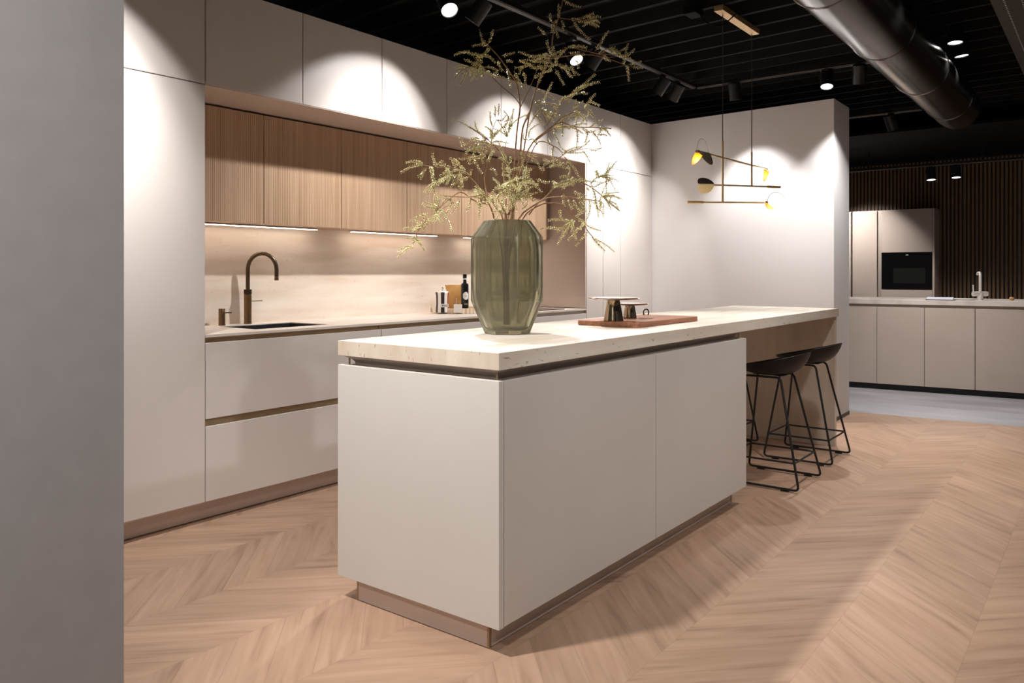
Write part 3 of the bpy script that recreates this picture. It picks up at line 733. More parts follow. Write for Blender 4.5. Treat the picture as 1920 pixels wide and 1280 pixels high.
branch('branch with a dense tuft to the middle left over the fluted doors',
  [(.0036, [(943, 411)]+z5((940, 840), (890, 760), (830, 700), (700, 550), (620, 470), (520, 375)), 0, -.02),
   (.0018, z5((760, 620), (640, 520), (460, 560), (320, 635)), 0, -.08), (.0016, z5((620, 480), (500, 460), (400, 460), (270, 440), (240, 410)), -.02, -.08)],
  [(z5((400, 470), (360, 400), (350, 335)), -.05), (z5((300, 470), (265, 500), (245, 575)), -.07), (z5((365, 470), (345, 520), (350, 565)), -.06), (z5((570, 480), (545, 420), (515, 370)), -.02), (z5((600, 520), (560, 560), (530, 625)), -.03),
   (z5((460, 560), (400, 590), (310, 635)), -.07), (z5((430, 470), (430, 420), (440, 390)), -.04), (z5((480, 460), (440, 430), (380, 430)), -.05), (z5((520, 470), (470, 500), (420, 540)), -.04), (z5((690, 545), (700, 510), (712, 480)), -.02),
   (z5((690, 550), (640, 570), (600, 600), (590, 660)), -.06), (z5((660, 560), (610, 560), (580, 600)), -.05), (z5((640, 590), (620, 640), (640, 680)), -.06), (z5((270, 440), (240, 430), (235, 405)), -.08), (z5((450, 540), (480, 500), (500, 440)), -.04),
   (z5((500, 540), (530, 500), (590, 480)), -.03), (z5((260, 520), (235, 540), (210, 540)), -.08), (z5((540, 560), (560, 600), (520, 640)), -.04)], -.04, 4)
branch('branch drooping to the lower left across the light strip',
  [(.0036, [(927, 411)]+z5((870, 800), (800, 722), (740, 728), (620, 735), (420, 720)), 0, -.1),
   (.0026, z5((860, 800), (740, 770), (640, 700), (580, 700), (460, 790), (350, 900), (220, 1040), (180, 1140), (160, 1200)), -.02, -.16), (.0014, z5((560, 775), (430, 850), (350, 910)), -.08, -.12)],
  [(z5((270, 990), (200, 960), (135, 950)), -.14), (z5((230, 1040), (150, 1020), (80, 1032)), -.15), (z5((210, 1080), (160, 1120), (105, 1115)), -.15), (z5((400, 830), (330, 800), (270, 780)), -.12), (z5((430, 840), (370, 780), (375, 725)), -.1),
   (z5((330, 900), (260, 900), (190, 925)), -.13), (z5((705, 755), (690, 810), (665, 870)), -.06), (z5((770, 765), (785, 830), (785, 895)), -.05), (z5((600, 770), (570, 820), (522, 890)), -.08), (z5((530, 780), (500, 850), (465, 915)), -.09),
   (z5((740, 765), (790, 800), (830, 810)), -.06), (z5((480, 730), (430, 720), (380, 745)), -.1), (z5((250, 1010), (280, 960), (340, 930)), -.14), (z5((190, 1110), (175, 1160), (158, 1200)), -.16), (z5((400, 840), (310, 830), (250, 790)), -.12),
   (z5((500, 740), (540, 790), (590, 780)), -.08), (z5((820, 720), (800, 770), (760, 800)), -.04), (z5((300, 940), (240, 920), (210, 900)), -.14), (z5((440, 800), (480, 750), (530, 740)), -.09)], -.08, 3)
branch('upright branch left of centre with thin vertical shoots',
  [(.0032, [(947, 411), (949, 370), (945, 342), (943, 293)]+z5((940, 285), (900, 240), (780, 150), (690, 90)), 0, .03),
   (.0024, z5((870, 760), (830, 600), (845, 480), (865, 380), (890, 230), (905, 110), (940, 20)), -.03, .05), (.0012, z5((1010, 340), (1040, 180), (1070, 60)), .04, .06)],
  [(z5((780, 150), (755, 100), (740, 40)), .04), (z5((870, 210), (800, 150), (690, 85)), .03), (z5((890, 200), (960, 130), (1035, 50)), .06), (z7((495, 1140), (478, 1080), (475, 1010)), .05), (z7((520, 1050), (522, 1000), (520, 955)), .05),
   (z7((550, 1040), (552, 990), (555, 930)), .05), (z7((600, 1100), (640, 1060), (600, 1000)), .05), (z7((665, 1140), (675, 1060), (686, 980)), .06), (z7((530, 1080), (580, 1080), (620, 1040)), .05), (z7((600, 1152), (640, 1080), (640, 1050)), .05),
   (z5((860, 240), (780, 220), (700, 190)), .0), (z5((850, 290), (760, 270), (650, 250)), -.02), (z5((830, 330), (740, 300), (650, 290)), -.03), (z5((820, 350), (700, 380), (590, 380)), -.05), (z5((720, 380), (760, 440), (805, 515)), -.04),
   (z5((720, 270), (670, 310), (650, 360)), -.04), (z5((800, 300), (800, 360), (825, 430)), -.03), (z5((760, 250), (730, 320), (740, 390)), -.03), (z5((850, 200), (800, 230), (760, 290)), .0), (z5((640, 290), (620, 230), (600, 180)), -.02),
   (z5((870, 480), (910, 480), (940, 525)), .03), (z5((780, 200), (740, 190), (690, 230)), -.01), (z5((850, 330), (790, 370), (700, 360)), -.04), (z5((930, 210), (960, 230), (980, 270)), .04), (z5((700, 350), (680, 400), (700, 430)), -.05), (z5((820, 260), (850, 310), (820, 350)), -.01)], 0, 3)
branch('branch fanning to the upper right over the bright tall cabinet',
  [(.0038, [(963, 411)]+z6((90, 850), (200, 500), (330, 370), (430, 310), (540, 340), (700, 345), (800, 352)), 0, .1),
   (.0022, z6((250, 440), (350, 370), (430, 345), (540, 338)), .04, .07), (.002, z6((360, 350), (440, 275), (550, 225), (610, 215), (635, 145)), .04, .12), (.002, z6((330, 330), (400, 220), (460, 130), (540, 85), (600, 50)), .02, .08),
   (.002, z6((180, 620), (270, 450), (400, 490), (460, 530), (600, 500), (725, 497)), .02, .1), (.0014, z6((330, 310), (290, 210), (350, 310)), .0, .02)],
  [(z6((545, 345), (555, 420), (545, 490)), .08), (z6((620, 365), (625, 410), (605, 455)), .09), (z6((545, 330), (550, 230), (540, 140)), .09), (z6((565, 330), (600, 290), (640, 240)), .1), (z6((640, 240), (670, 260), (680, 290)), .11),
   (z6((440, 300), (445, 350), (445, 410)), .05), (z6((640, 345), (690, 310), (742, 295)), .1), (z6((650, 365), (700, 420), (725, 478)), .1), (z6((700, 400), (740, 395), (772, 405)), .1), (z6((590, 515), (620, 550), (647, 602)), .08),
   (z6((490, 520), (580, 490), (645, 440)), .08), (z6((480, 530), (540, 530), (605, 525)), .07), (z6((250, 150), (320, 170), (425, 180)), .02), (z6((300, 170), (330, 100), (372, 15)), .04), (z6((300, 230), (360, 240), (430, 262)), .02),
   (z6((290, 215), (330, 260), (345, 305)), .02), (z6((510, 90), (560, 60), (605, 35)), .08), (z6((580, 85), (605, 95), (632, 100)), .08), (z6((360, 190), (410, 210), (400, 240)), .02), (z6((270, 170), (250, 150), (260, 190)), .02),
   (z6((200, 420), (210, 360), (290, 310)), .04), (z6((230, 250), (270, 280), (310, 320)), .04), (z6((480, 300), (520, 250), (560, 260)), .07), (z6((620, 215), (650, 230), (670, 270)), .11), (z6((640, 505), (690, 510), (730, 492)), .09),
   (z6((380, 480), (370, 540), (380, 600)), .03), (z6((350, 470), (340, 440), (340, 430)), .03), (z6((190, 430), (160, 430), (165, 380)), .03), (z6((260, 470), (230, 430), (190, 440)), .03), (z6((700, 345), (730, 360), (700, 400)), .1),
   (z6((420, 180), (450, 130), (500, 120)), .06), (z6((590, 360), (640, 380), (680, 370)), .09), (z6((520, 215), (550, 180), (600, 160)), .09)], 0, 5)
branch('branch reaching right in a long arc in front of the tall cabinets',
  [(.0036, [(972, 411)]+z6((300, 870), (400, 780), (520, 740), (620, 760), (720, 830), (780, 890), (860, 950)), 0, -.08),
   (.0024, z6((200, 980), (300, 870), (450, 850), (640, 870), (700, 880), (740, 895)), -.02, -.12), (.0012, z6((640, 760), (690, 710), (740, 695), (775, 715)), -.04, -.04)],
  [(z6((650, 760), (700, 705), (775, 712)), -.05), (z6((670, 780), (730, 750), (805, 722)), -.05), (z6((745, 828), (800, 820), (858, 815)), -.06), (z6((720, 830), (780, 880), (862, 950)), -.08), (z6((760, 870), (790, 920), (800, 945)), -.08),
   (z6((640, 880), (645, 940), (620, 1015)), -.1), (z6((690, 885), (700, 930), (740, 970)), -.1), (z6((742, 895), (740, 940), (740, 992)), -.1), (z6((520, 860), (540, 910), (580, 975)), -.1), (z6((480, 860), (500, 900), (520, 945)), -.1),
   (z6((560, 870), (590, 910), (610, 950)), -.1), (z6((440, 800), (470, 760), (530, 745)), -.06), (z6((370, 790), (400, 760), (470, 730)), -.06), (z6((500, 740), (480, 700), (430, 705)), -.1), (z6((560, 720), (520, 740), (480, 750)), -.1),
   (z6((450, 820), (450, 870), (460, 920)), -.08), (z6((600, 860), (600, 900), (570, 950)), -.1), (z6((520, 800), (560, 830), (620, 840)), -.08), (z6((620, 780), (640, 800), (620, 790)), -.06), (z6((460, 560), (530, 640), (580, 720)), -.03),
   (z6((470, 620), (500, 650), (490, 700)), -.04), (z6((520, 690), (510, 730), (480, 755)), -.07), (z6((790, 880), (830, 900), (850, 930)), -.08)], -.06, 5)
branch('thin branch drooping to the lower right beside the vase',
  [(.0028, [(980, 411)]+z6((280, 910), (370, 895), (450, 910), (520, 980), (600, 1050), (630, 1100), (690, 1170), (750, 1240)), 0, -.14), (.001, z6((560, 1010), (540, 1005), (470, 1060), (405, 1102)), -.1, -.14)],
  [(z6((540, 1008), (480, 1050), (402, 1102)), -.12), (z6((560, 1060), (540, 1110), (483, 1166)), -.12), (z6((625, 1105), (590, 1150), (540, 1208)), -.13), (z6((625, 1060), (670, 1080), (727, 1096)), -.12), (z6((430, 935), (425, 970), (438, 1008)), -.09),
   (z6((660, 1140), (690, 1180), (752, 1242)), -.14)], -.1, 1)
branch('short bushy branch hanging low over the front of the vase mouth',
  [(.003, [(950, 411)]+z5((1010, 860), (960, 740), (980, 650), (1060, 620)), -.05, -.14), (.0022, z5((1040, 900), (1110, 800), (1150, 650), (1200, 560)), -.05, -.12), (.002, z5((1060, 900), (1080, 700), (1060, 480), (1010, 360)), -.05, -.03)],
  [(z5((900, 720), (860, 760), (850, 830)), -.13), (z5((940, 690), (900, 720), (880, 790)), -.14), (z5((960, 700), (940, 770), (930, 840)), -.14), (z5((1000, 670), (960, 720), (960, 800)), -.14), (z5((1040, 660), (1010, 720), (1000, 800)), -.13),
   (z5((1080, 680), (1060, 760), (1070, 850)), -.13), (z5((1000, 640), (940, 650), (890, 710)), -.14), (z5((1060, 700), (1100, 760), (1110, 840)), -.13), (z5((880, 740), (920, 780), (960, 850)), -.13), (z5((980, 760), (1010, 820), (1040, 870)), -.13),
   (z6((190, 640), (200, 690), (200, 710)), -.1), (z6((200, 700), (240, 760), (295, 818)), -.12), (z6((160, 690), (210, 730), (190, 800)), -.1), (z6((60, 790), (120, 800), (160, 785)), -.1), (z6((20, 670), (90, 650), (160, 630)), -.09),
   (z6((130, 510), (160, 560), (150, 620)), -.06), (z6((60, 540), (70, 590), (65, 600)), -.06), (z6((200, 560), (260, 600), (280, 640)), -.07), (z6((90, 860), (130, 870), (200, 850)), -.1), (z6((200, 820), (230, 880), (250, 860)), -.1),
   (z6((290, 560), (350, 600), (430, 560)), -.05), (z6((300, 680), (310, 620), (350, 590)), -.06), (z6((250, 720), (300, 740), (350, 745)), -.08), (z6((400, 560), (430, 610), (500, 600)), -.05), (z6((430, 560), (470, 520), (440, 500)), -.04),
   (z6((240, 640), (180, 660), (120, 650)), -.07), (z6((330, 640), (400, 620), (470, 640)), -.05), (z6((170, 540), (240, 550), (300, 540)), -.05), (z6((110, 820), (80, 870), (70, 920)), -.11), (z6((170, 850), (190, 900), (150, 940)), -.11)], -.1, 10)

# ------------------------------------------------------------------ bar stools
def make_stool(label):
    t = thing('bar_stool', label, 'stool', (0, 0, 0), group='black bar stools at the island')
    hx, hy0, hy1 = .205, -.215, .215; tx_, ty0, ty1 = .115, -.085, .125; zt2 = .608; r = .0066
    def sled(sx):
        pts = [(sx*tx_, 0, zt2), (sx*tx_, ty1, zt2), (sx*hx, hy1, .0125+r*.2), (sx*hx, hy0, .0125+r*.2), (sx*tx_, ty0, zt2), (sx*tx_, 0.001, zt2)]
        return MB().tube(round_pts(pts, .026), r, 10)
    for sx in (-1, 1): sled(sx).build('sled_frame', 'black', t, smooth=True, world=False)
    k = (.155-.0125)/(zt2-.0125)
    fx = hx+(tx_-hx)*k; fy0 = hy0+(ty0-hy0)*k; fy1 = hy1+(ty1-hy1)*k
    m_ = MB(); z = .155
    m_.tube([(-fx, fy0, z), (fx, fy0, z)], .0055, 8); m_.tube([(-fx, fy1, z), (fx, fy1, z)], .0055, 8)
    m_.tube([(-fx, fy0, z), (-fx, fy1, z)], .0055, 8); m_.tube([(fx, fy0, z), (fx, fy1, z)], .0055, 8)
    m_.build('footrest', 'black', t, smooth=True, world=False)
    for sx in (-1, 1):
        for yy in (-.14, .14): MB().box(sx*hx-.0085, sx*hx+.0085, yy-.022, yy+.022, .0005, .0125).build('glide', 'black', t, world=False, bevel=.002)
    # scooped shell: higher rim at the back (-y)
    m_ = MB(); nA = 40; prof = [(0.02, 0), (.3, .001), (.5, .007), (.66, .022), (.8, .048), (.9, .08), (.965, .112), (1.0, .14)]
    def rim(a):
        return .205*(1+.03*math.cos(2*a)), .20
    rings_o = []; rings_i = []
    for fr, hh in prof:
        ro, ri = [], []
        for i in range(nA):
            a = 2*PI*i/nA; c, s = math.cos(a), math.sin(a)
            bk = (1-s)/2                         # 1 at the back
            top_h = .035 + .095*bk**1.2
            zz = zt2+.008 + hh/.14*top_h
            x_, y_ = .205*fr*c, .195*fr*s - .015*fr*bk
            ro.append(Vector((x_, y_, zz))); 
            ri.append(Vector((x_*(1-.008), y_*(1-.008), zz+.007 if fr < .99 else zz+.002)))
        rings_o.append(ro); rings_i.append(ri)
    m_.ring_surface(rings_o + rings_i[::-1], True, True)
    m_.build('seat_shell', 'shell', t, smooth=True, world=False)
    MB().box(-.075, .075, -.09, .09, zt2+.0045, zt2+.0075).build('seat_plate', 'black', t, world=False)
    return t
s1 = make_stool('black bar stool nearest the camera, pushed under the slab')
s1.location = (4.552, 1.572, 0)
dup(s1, (5.27, 1.59, 0), 0, 'black bar stool furthest along, beside the upright travertine panel')
dup(s1, (5.27, 2.205, 0), PI, 'black bar stool on the far side of the island, mostly hidden by its cabinets')

# ------------------------------------------------------------------ pendant lamp
t = thing('mobile_pendant', 'brass mobile pendant lamp with three bars and folded discs over the island', 'lamp', (4.85, 1.885, ZC))
YP = 1.885
cL = at(1355, 300, (4.62*FW.x+YP*FW.y)); cR = at(1409.5, 300, (5.105*FW.x+YP*FW.y))
XL_, XR_ = cL.x, cR.x; YL_, YR_ = cL.y, cR.y
MB().box(4.52, 5.13, YP-.028, YP+.028, ZC-.035, ZC-.001).build('canopy', 'brass', t, bevel=.002)
def zat(u, v, X_, Y_):
    return CAMZ - (v-HZ)*(X_*FW.x+Y_*FW.y)/FPX
zl1, zl2 = zat(0, 265, XL_, YL_), zat(0, 379, XL_, YL_); zr1, zr2 = zat(0, 285, XR_, YR_), zat(0, 348, XR_, YR_)
for X_, Y_, zz in ((XL_, YL_, zl1), (XR_, YR_, zr1)):
    MB().tube(smooth_pts([(X_, Y_, ZC-.035), (X_+.003, Y_, (ZC+zz)/2+.1), (X_-.001, Y_, zz+.12), (X_, Y_, zz)], 5), .0028, 8).build('cord', 'cord', t, smooth=True)
MB().cyl((XL_, YL_, zl1), (XL_, YL_, zl2), .0062, n=12).build('rod', 'brass', t, smooth=True)
MB().cyl((XR_, YR_, zr1), (XR_, YR_, zr2), .0062, n=12).build('rod', 'brass', t, smooth=True)
def barpt(u, v, z):
    return at(u, v, (z-CAMZ)*FPX/(HZ-v))
dL = XL_*FW.x+YL_*FW.y; dR = XR_*FW.x+YR_*FW.y
def pt(u, v, d): return at(u, v, d)
# top bar: nearly parallel to the kitchen run
A = pt(1308, 283.5, dL-.28); B_ = pt(1437, 317, dR+.22)
MB().cyl(A, B_, .006, n=12).build('bar', 'brass', t, smooth=True)
A2 = pt(1313, 346, dL+.02); B2 = pt(1462, 350.5, dR+.02)
MB().cyl(A2, B2, .0055, n=12).build('bar', 'brass', t, smooth=True)
MB().cyl(A2.lerp(B2, .84), B2, .0095, n=14).build('counterweight', 'brass', t, smooth=True)
A3 = pt(1289, 379, dL-.01); B3 = pt(1441, 380, dL+.02)
MB().cyl(A3, B3, .0052, n=12).build('bar', 'brass', t, smooth=True)
MB().cyl(A3, A3.lerp(B3, .195), .0095, n=14).build('counterweight', 'brass', t, smooth=True)
def half_disc(parent, name, mat, a, b, tip, th=.003, n=18, full=False):
    """half ellipse hinged on a-b reaching out to tip"""
    a, b, tip = Vector(a), Vector(b), Vector(tip); c = (a+b)/2; e1 = (a-b)/2; e2 = tip-c
    nn = e1.cross(e2).normalized()*th
    ang = [PI*i/n for i in range(n+1)]
    MB().poly_extrude([c+e1*math.cos(x)+e2*math.sin(x) for x in ang], nn).build(name, mat, parent)
def wire(parent, pts, r=.0012):
    MB().tube(smooth_pts(pts, 5), r, 6).build('wire_hoop', 'wire', parent, smooth=True)
# lamp at the near end of the top bar
d_ = dL-.28
half_disc(t, 'amber_disc', 'amber', at(1305, 284, d_), at(1317, 292, d_-.02), at(1298, 309, d_-.04))
half_disc(t, 'metal_disc', 'grey_disc', at(1308, 282, d_), at(1330, 287, d_+.06), at(1332, 309, d_+.03))
MB().cyl(at(1306, 284, d_-.01), at(1310, 284, d_+.01), .009, n=14).build('socket', 'tap', t, smooth=True)
wire(t, [at(1306, 282, d_), at(1308, 268, d_), at(1313, 260.5, d_+.01), at(1320, 262, d_+.03), at(1325, 271, d_+.05), at(1328, 286, d_+.06)])
# far end of the top bar
d_ = dR+.22
half_disc(t, 'amber_disc', 'amber', at(1432.5, 318.5, d_), at(1442, 321, d_), at(1432.5, 340, d_-.02))
half_disc(t, 'opal_disc', 'white_glow', at(1436, 317, d_), at(1447, 316, d_+.03), at(1446, 326, d_+.02))
MB().cyl(at(1434, 316.5, d_-.01), at(1438, 317.5, d_+.01), .008, n=14).build('socket', 'dark_tap', t, smooth=True)
wire(t, [at(1435, 316, d_), at(1434.5, 306, d_), at(1439, 302.5, d_), at(1444, 307, d_+.01), at(1447, 320, d_+.02)])
# left end of the middle bar
d_ = dL+.02
half_disc(t, 'dark_disc', 'dark_tap', at(1309, 343, d_), at(1339, 344, d_), at(1318, 333, d_+.07))
half_disc(t, 'brass_disc', 'dim_brass', at(1309, 346, d_), at(1339, 346, d_), at(1321, 363, d_-.04))
# right end of the bottom bar
d_ = dL+.02
half_disc(t, 'opal_disc', 'white_glow', at(1439, 377, d_), at(1473, 377, d_), at(1456, 392.5, d_+.02))
half_disc(t, 'amber_disc', 'amber', at(1436, 380, d_-.02), at(1452, 390, d_-.02), at(1440, 391, d_-.03))
MB().cyl(at(1437, 379.5, d_-.01), at(1440, 379.5, d_+.01), .008, n=14).build('socket', 'dark_tap', t, smooth=True)
wire(t, [at(1439, 378, d_), at(1441, 369, d_), at(1448, 362, d_), at(1457, 360.5, d_), at(1466, 364, d_), at(1472, 375, d_)])
for i, (u, v, d_, P_) in enumerate(((1308, 292, dL-.33, .5), (1440, 324, dR+.17, .5), (1456, 386, dL-.04, .7))):
    l = bpy.data.lights.new('pendant_glow', 'POINT'); l.energy = P_; l.color = (1, .82, .6); l.shadow_soft_size = .02
    o = bpy.data.objects.new('pendant_glow', l); C.objects.link(o); o.location = at(u, v, d_)

# ------------------------------------------------------------------ track lights
def make_can(label, loc, aim, power=0, size=60, blend=.3, rad=.03, group='black ceiling spotlights', track_z=2.735, color=WARM, R=.047, L_=.135, core=.5):
    loc = Vector(loc); aim = Vector(aim); d = (aim-loc).normalized()
    t = thing('track_spotlight', label, 'spotlight', (loc.x, loc.y, loc.z), group=group)
    # loc = centre of the lens; body runs backwards
    b0 = loc; b1 = loc - d*L_
    pv = loc - d*L_*.55
    a = d.orthogonal().normalized(); b = d.cross(a)
    ring = lambda p, r: [p+a*r*math.cos(2*PI*i/28)+b*r*math.sin(2*PI*i/28) for i in range(28)]
    m_ = MB(); m_.ring_surface([ring(b1, R*.85), ring(b1+d*.004, R), ring(b0+d*.004, R), ring(b0+d*.004, R-.003), ring(b0-d*.006, R-.004)], True, True)
    m_.build('barrel', 'black', t, smooth=True)
    m_ = MB(); m_.ring_surface([ring(b0-d*.0055, R-.0045), ring(b0-d*.002, R-.0045)], True, True)
    m_.build('lens', 'lens' if power else 'ceil', t, smooth=True)
    # bracket and adapter
    s = Vector((d.y, -d.x, 0)); s = s.normalized() if s.length > .05 else Vector((1, 0, 0))
    side = pv + s*(R+.004)
    MB().tube([side, Vector((side.x, side.y, track_z-.03)), Vector((pv.x, pv.y, track_z-.022))], .005, 8).build('bracket', 'black', t, smooth=True)
    MB().box(pv.x-.03, pv.x+.03, pv.y-.017, pv.y+.017, track_z-.022, track_z-.0005).build('adapter', 'black', t, bevel=.002)
    if power:
        for k_, (pw, sz, bl) in enumerate(((power*core, size*.86, 1.0), (power*(1-core), size, blend))):
            if pw <= 0: continue
            l = bpy.data.lights.new('spot_beam', 'SPOT'); l.energy = pw; l.spot_size = math.radians(sz); l.spot_blend = bl; l.shadow_soft_size = rad; l.color = color
            o = bpy.data.objects.new('spot_beam', l); C.objects.link(o); o.location = loc+d*.012
            o.rotation_euler = (-d).to_track_quat('Z', 'Y').to_euler()
    return t
ZTR = 2.735
def track(x0, x1, y0, y1, label, z=ZTR, w_=.018):
    t = thing('lighting_track', label, 'track', ((x0+x1)/2, (y0+y1)/2, z))
    dx_ = abs(x1-x0) > abs(y1-y0)
    m_ = MB()
    if dx_: m_.box(x0, x1, y0-w_, y0+w_, z, z+.034)
    else: m_.box(x0-w_, x0+w_, y0, y1, z, z+.034)
    m_.build('rail', 'black', t, bevel=.002)
    m_ = MB()
    if dx_:
        m_.box(x0+.01, x1-.01, y0-w_-.0006, y0-w_+.0002, z+.004, z+.008)
    else: m_.box(x0-w_-.0006, x0-w_+.0002, y0+.01, y1-.01, z+.004, z+.008)
    m_.build('rail_edge', 'rail', t)
    n = 3
    for k in range(n):
        f_ = (k+.5)/n; p = (x0+(x1-x0)*f_, y0+(y1-y0)*f_) if dx_ else (x0, y0+(y1-y0)*f_)
        MB().cyl((p[0], p[1], z+.034), (p[0], p[1], ZC+.001), .006, n=8).build('hanger', 'black', t)
    return t
YT = 2.8
track(.6, 6.2, YT, YT, 'long black lighting track running parallel to the kitchen units')
track(6.22, 6.22, 1.28, YT-.02, 'black lighting track crossing in front of the white end wall')
WP = 125
def washer(x, tx2, label, P_=WP, z=2.60): return make_can(label, (x, YT+.05, z), (tx2, F, z-.65*math.tan(math.radians(52))), P_, 86, .28, .025, core=.8)
make_can('black spotlight washing the left tall cabinet, off the frame edge', (1.43, YT+.05, 2.60), (1.43, F, 2.6-.65*math.tan(math.radians(52))), WP*1.75, 86, .28, .025, core=.86)
washer(3.38, 3.17, 'black spotlight barrel seen from behind left of the upper branches')
washer(4.62, 4.50, 'black spotlight barrel seen from behind right of the upper branches')
washer(5.62, 5.55, 'left one of the paired spotlight barrels near the corner of the tracks', WP*.8)
washer(5.90, 6.05, 'right one of the paired spotlight barrels near the corner of the tracks', WP*1.15)
make_can('lit spotlight at the upper left, its round white lens facing the camera', (3.10, 2.77, 2.572), (2.5, 1.55, .9), 190, 66, .5, .04)
make_can('lit spotlight behind the branches, its lens facing the camera', (4.33, 2.77, 2.572), (3.9, 1.55, .9), 190, 70, .5, .04)
# over the white wall
make_can('unlit looking black spotlight left of the pendant cords before the white wall', (6.215, 2.446, 2.60), (6.43, 2.42, 1.6), 92, 84, .5, .03, core=.5, color=COOL)
make_can('lit spotlight just left of the top corner of the white wall', (6.19, 1.724, 2.60), (5.6, 1.6, 1.0), 130, 70, .4, .03, color=COOL)
make_can('black spotlight barrel hanging beside the duct above the wall end', (6.215, 1.50, 2.60), (6.62, 1.62, 1.6), 125, 80, .35, .03, core=.6, color=COOL)
make_can('upper lit downlight right of the duct', (5.87, .826, 2.70), (5.75, .80, 1.2), 130, 76, .6, .04, track_z=2.80)
make_can('lower lit downlight right of the duct', (6.26, .841, 2.70), (6.30, .70, 1.2), 90, 74, .6, .04, track_z=2.80)
# two spots over the aisles, then unseen fill spots added to brighten island and partition
row = [((.95, 2.12, 2.66), (1.95, 1.9, .5), 290, 80), ((4.45, .74, 2.665), (4.5, 1.15, .5), 110, 92), ((.9, .5, 2.66), (2.3, 1.5, .8), 70, 78),
       ((-.25, 1.02, 2.66), (1.9, 1.9, .45), 400, 74), ((-.6, .6, 2.66), (.3, 1.6, .9), 125, 94), ((2.6, -.6, 2.66), (3.1, 1.5, .45), 130, 70), ((2.4, 1.0, 2.70), (2.4, 2.6, .3), 0, 70)]
names_ = ['beyond the top left of the picture above the sink aisle', 'above the right aisle outside the picture', 'added as unseen fill above the camera for the island corner', 'added out of view near the left partition to brighten the island end',
          'added behind the camera to brighten the grey partition', 'added out of view on the far right to brighten the island front', '']
for (l_, a_, p_, s_), nm in zip(row, names_):
    if p_: make_can('black spotlight '+nm, l_, a_, p_, s_, .6, .06)

# ------------------------------------------------------------------ duct and cable tray
t = thing('ventilation_duct', 'large round galvanised air duct under the black ceiling', 'duct', (4, 1.04, 2.56))
YD, ZD, RD = 1.04, 2.565, .172
MB().tube([(-.5, YD, ZD), (7.5, YD, ZD)], RD, 64).build('pipe', 'duct', t, smooth=True)
for xk in (1.5, 2.6, 3.7, 4.8, 5.9, 7.0):
    m_ = MB(); m_.tube([(xk-.006, YD, ZD), (xk, YD, ZD), (xk+.006, YD, ZD)], [RD+.001, RD+.005, RD+.001], 64, False); m_.build('joint_ring', 'duct', t, smooth=True)
    MB().cyl((xk+.05, YD, ZD+RD-.005), (xk+.05, YD, ZC+.001), .005, n=8).build('hanger', 'black', t)
t = thing('cable_tray', 'dark perforated cable tray at the upper right of the ceiling', 'tray', (5, .3, 2.72))
MB().box(2, 9.5, .06, .545, 2.70, 2.705).build('bed', 'tray_metal', t)
MB().box(2, 9.5, .54, .545, 2.705, 2.765).build('side_rail', 'tray_metal', t)
MB().box(2, 9.5, .06, .065, 2.705, 2.765).build('side_rail', 'tray_metal', t)
m_ = MB()
for k in range(150):
    xx = 3.4+k*.035
    m_.box(xx, xx+.008, .48, .488, 2.698, 2.7005); m_.box(xx, xx+.008, .40, .408, 2.698, 2.7005)
o = m_.build('lit_holes', 'chrome', t); o['kind'] = 'stuff'  # bright metal dots standing in for perforations lit from behind
MB().box(5.0, 5.04, .2, .24, 2.765, ZC).build('hanger', 'black', t)
t = thing('junction_box', 'small black junction box with a loose cable on the ceiling', 'box', at(1300, 22, 4.8))
p = at(1300, 20, 4.8); MB().box(p.x-.06, p.x+.06, p.y-.04, p.y+.04, ZC-.045, ZC-.0005).build('housing', 'ceil', t, bevel=.004)
MB().tube(smooth_pts([(p.x, p.y-.04, ZC-.025), (p.x, p.y-.07, ZC-.09), (p.x+.06, p.y-.14, ZC-.12), (p.x+.12, p.y-.2, ZC-.06), (p.x+.14, p.y-.25, ZC)], 5), .004, 8).build('cable', 'ceil', t, smooth=True)

# ------------------------------------------------------------------ dark kitchen behind
ang = math.atan2(.671-2.193, 8.823-8.675)    # direction of the counter front, heading right
t = thing('display_counter', 'long greige counter with marble top in the dark kitchen behind', 'counter', (8.675, 2.193, 0), ang)
# local x runs along the front to the right, local y toward the back (+y is away from camera after rotation)
def L_box(x0, x1, y0, y1, z0, z1): return MB().box(x0, x1, y0, y1, z0, z1)
L_box(-1.9, 3.6, 0.05, .75, 0.0, .06).build('plinth', 'black', t, world=False)
L_box(-1.9, 3.6, .021, .78, .0605, .84).build('carcass', 'cabinet_grey', t, world=False)
L_box(-1.9, 3.6, .03, .77, .8405, .872).build('grip_rail', 'rail', t, world=False)
L_box(-1.92, 3.62, 0, .80, .873, .922).build('marble_top', 'marble', t, world=False, bevel=.002)
k = .264-.434*5
while k < 3.4:
    L_box(k+.003, k+.431, 0, .02, .062, .845).build('door', 'cabinet_grey', t, world=False, bevel=.001); k += .434
cR_ = Matrix.Rotation(ang, 4, 'Z')
def cw(x, y, z): q = cR_ @ Vector((x, y, 0)); return Vector((8.675+q.x, 2.193+q.y, z))
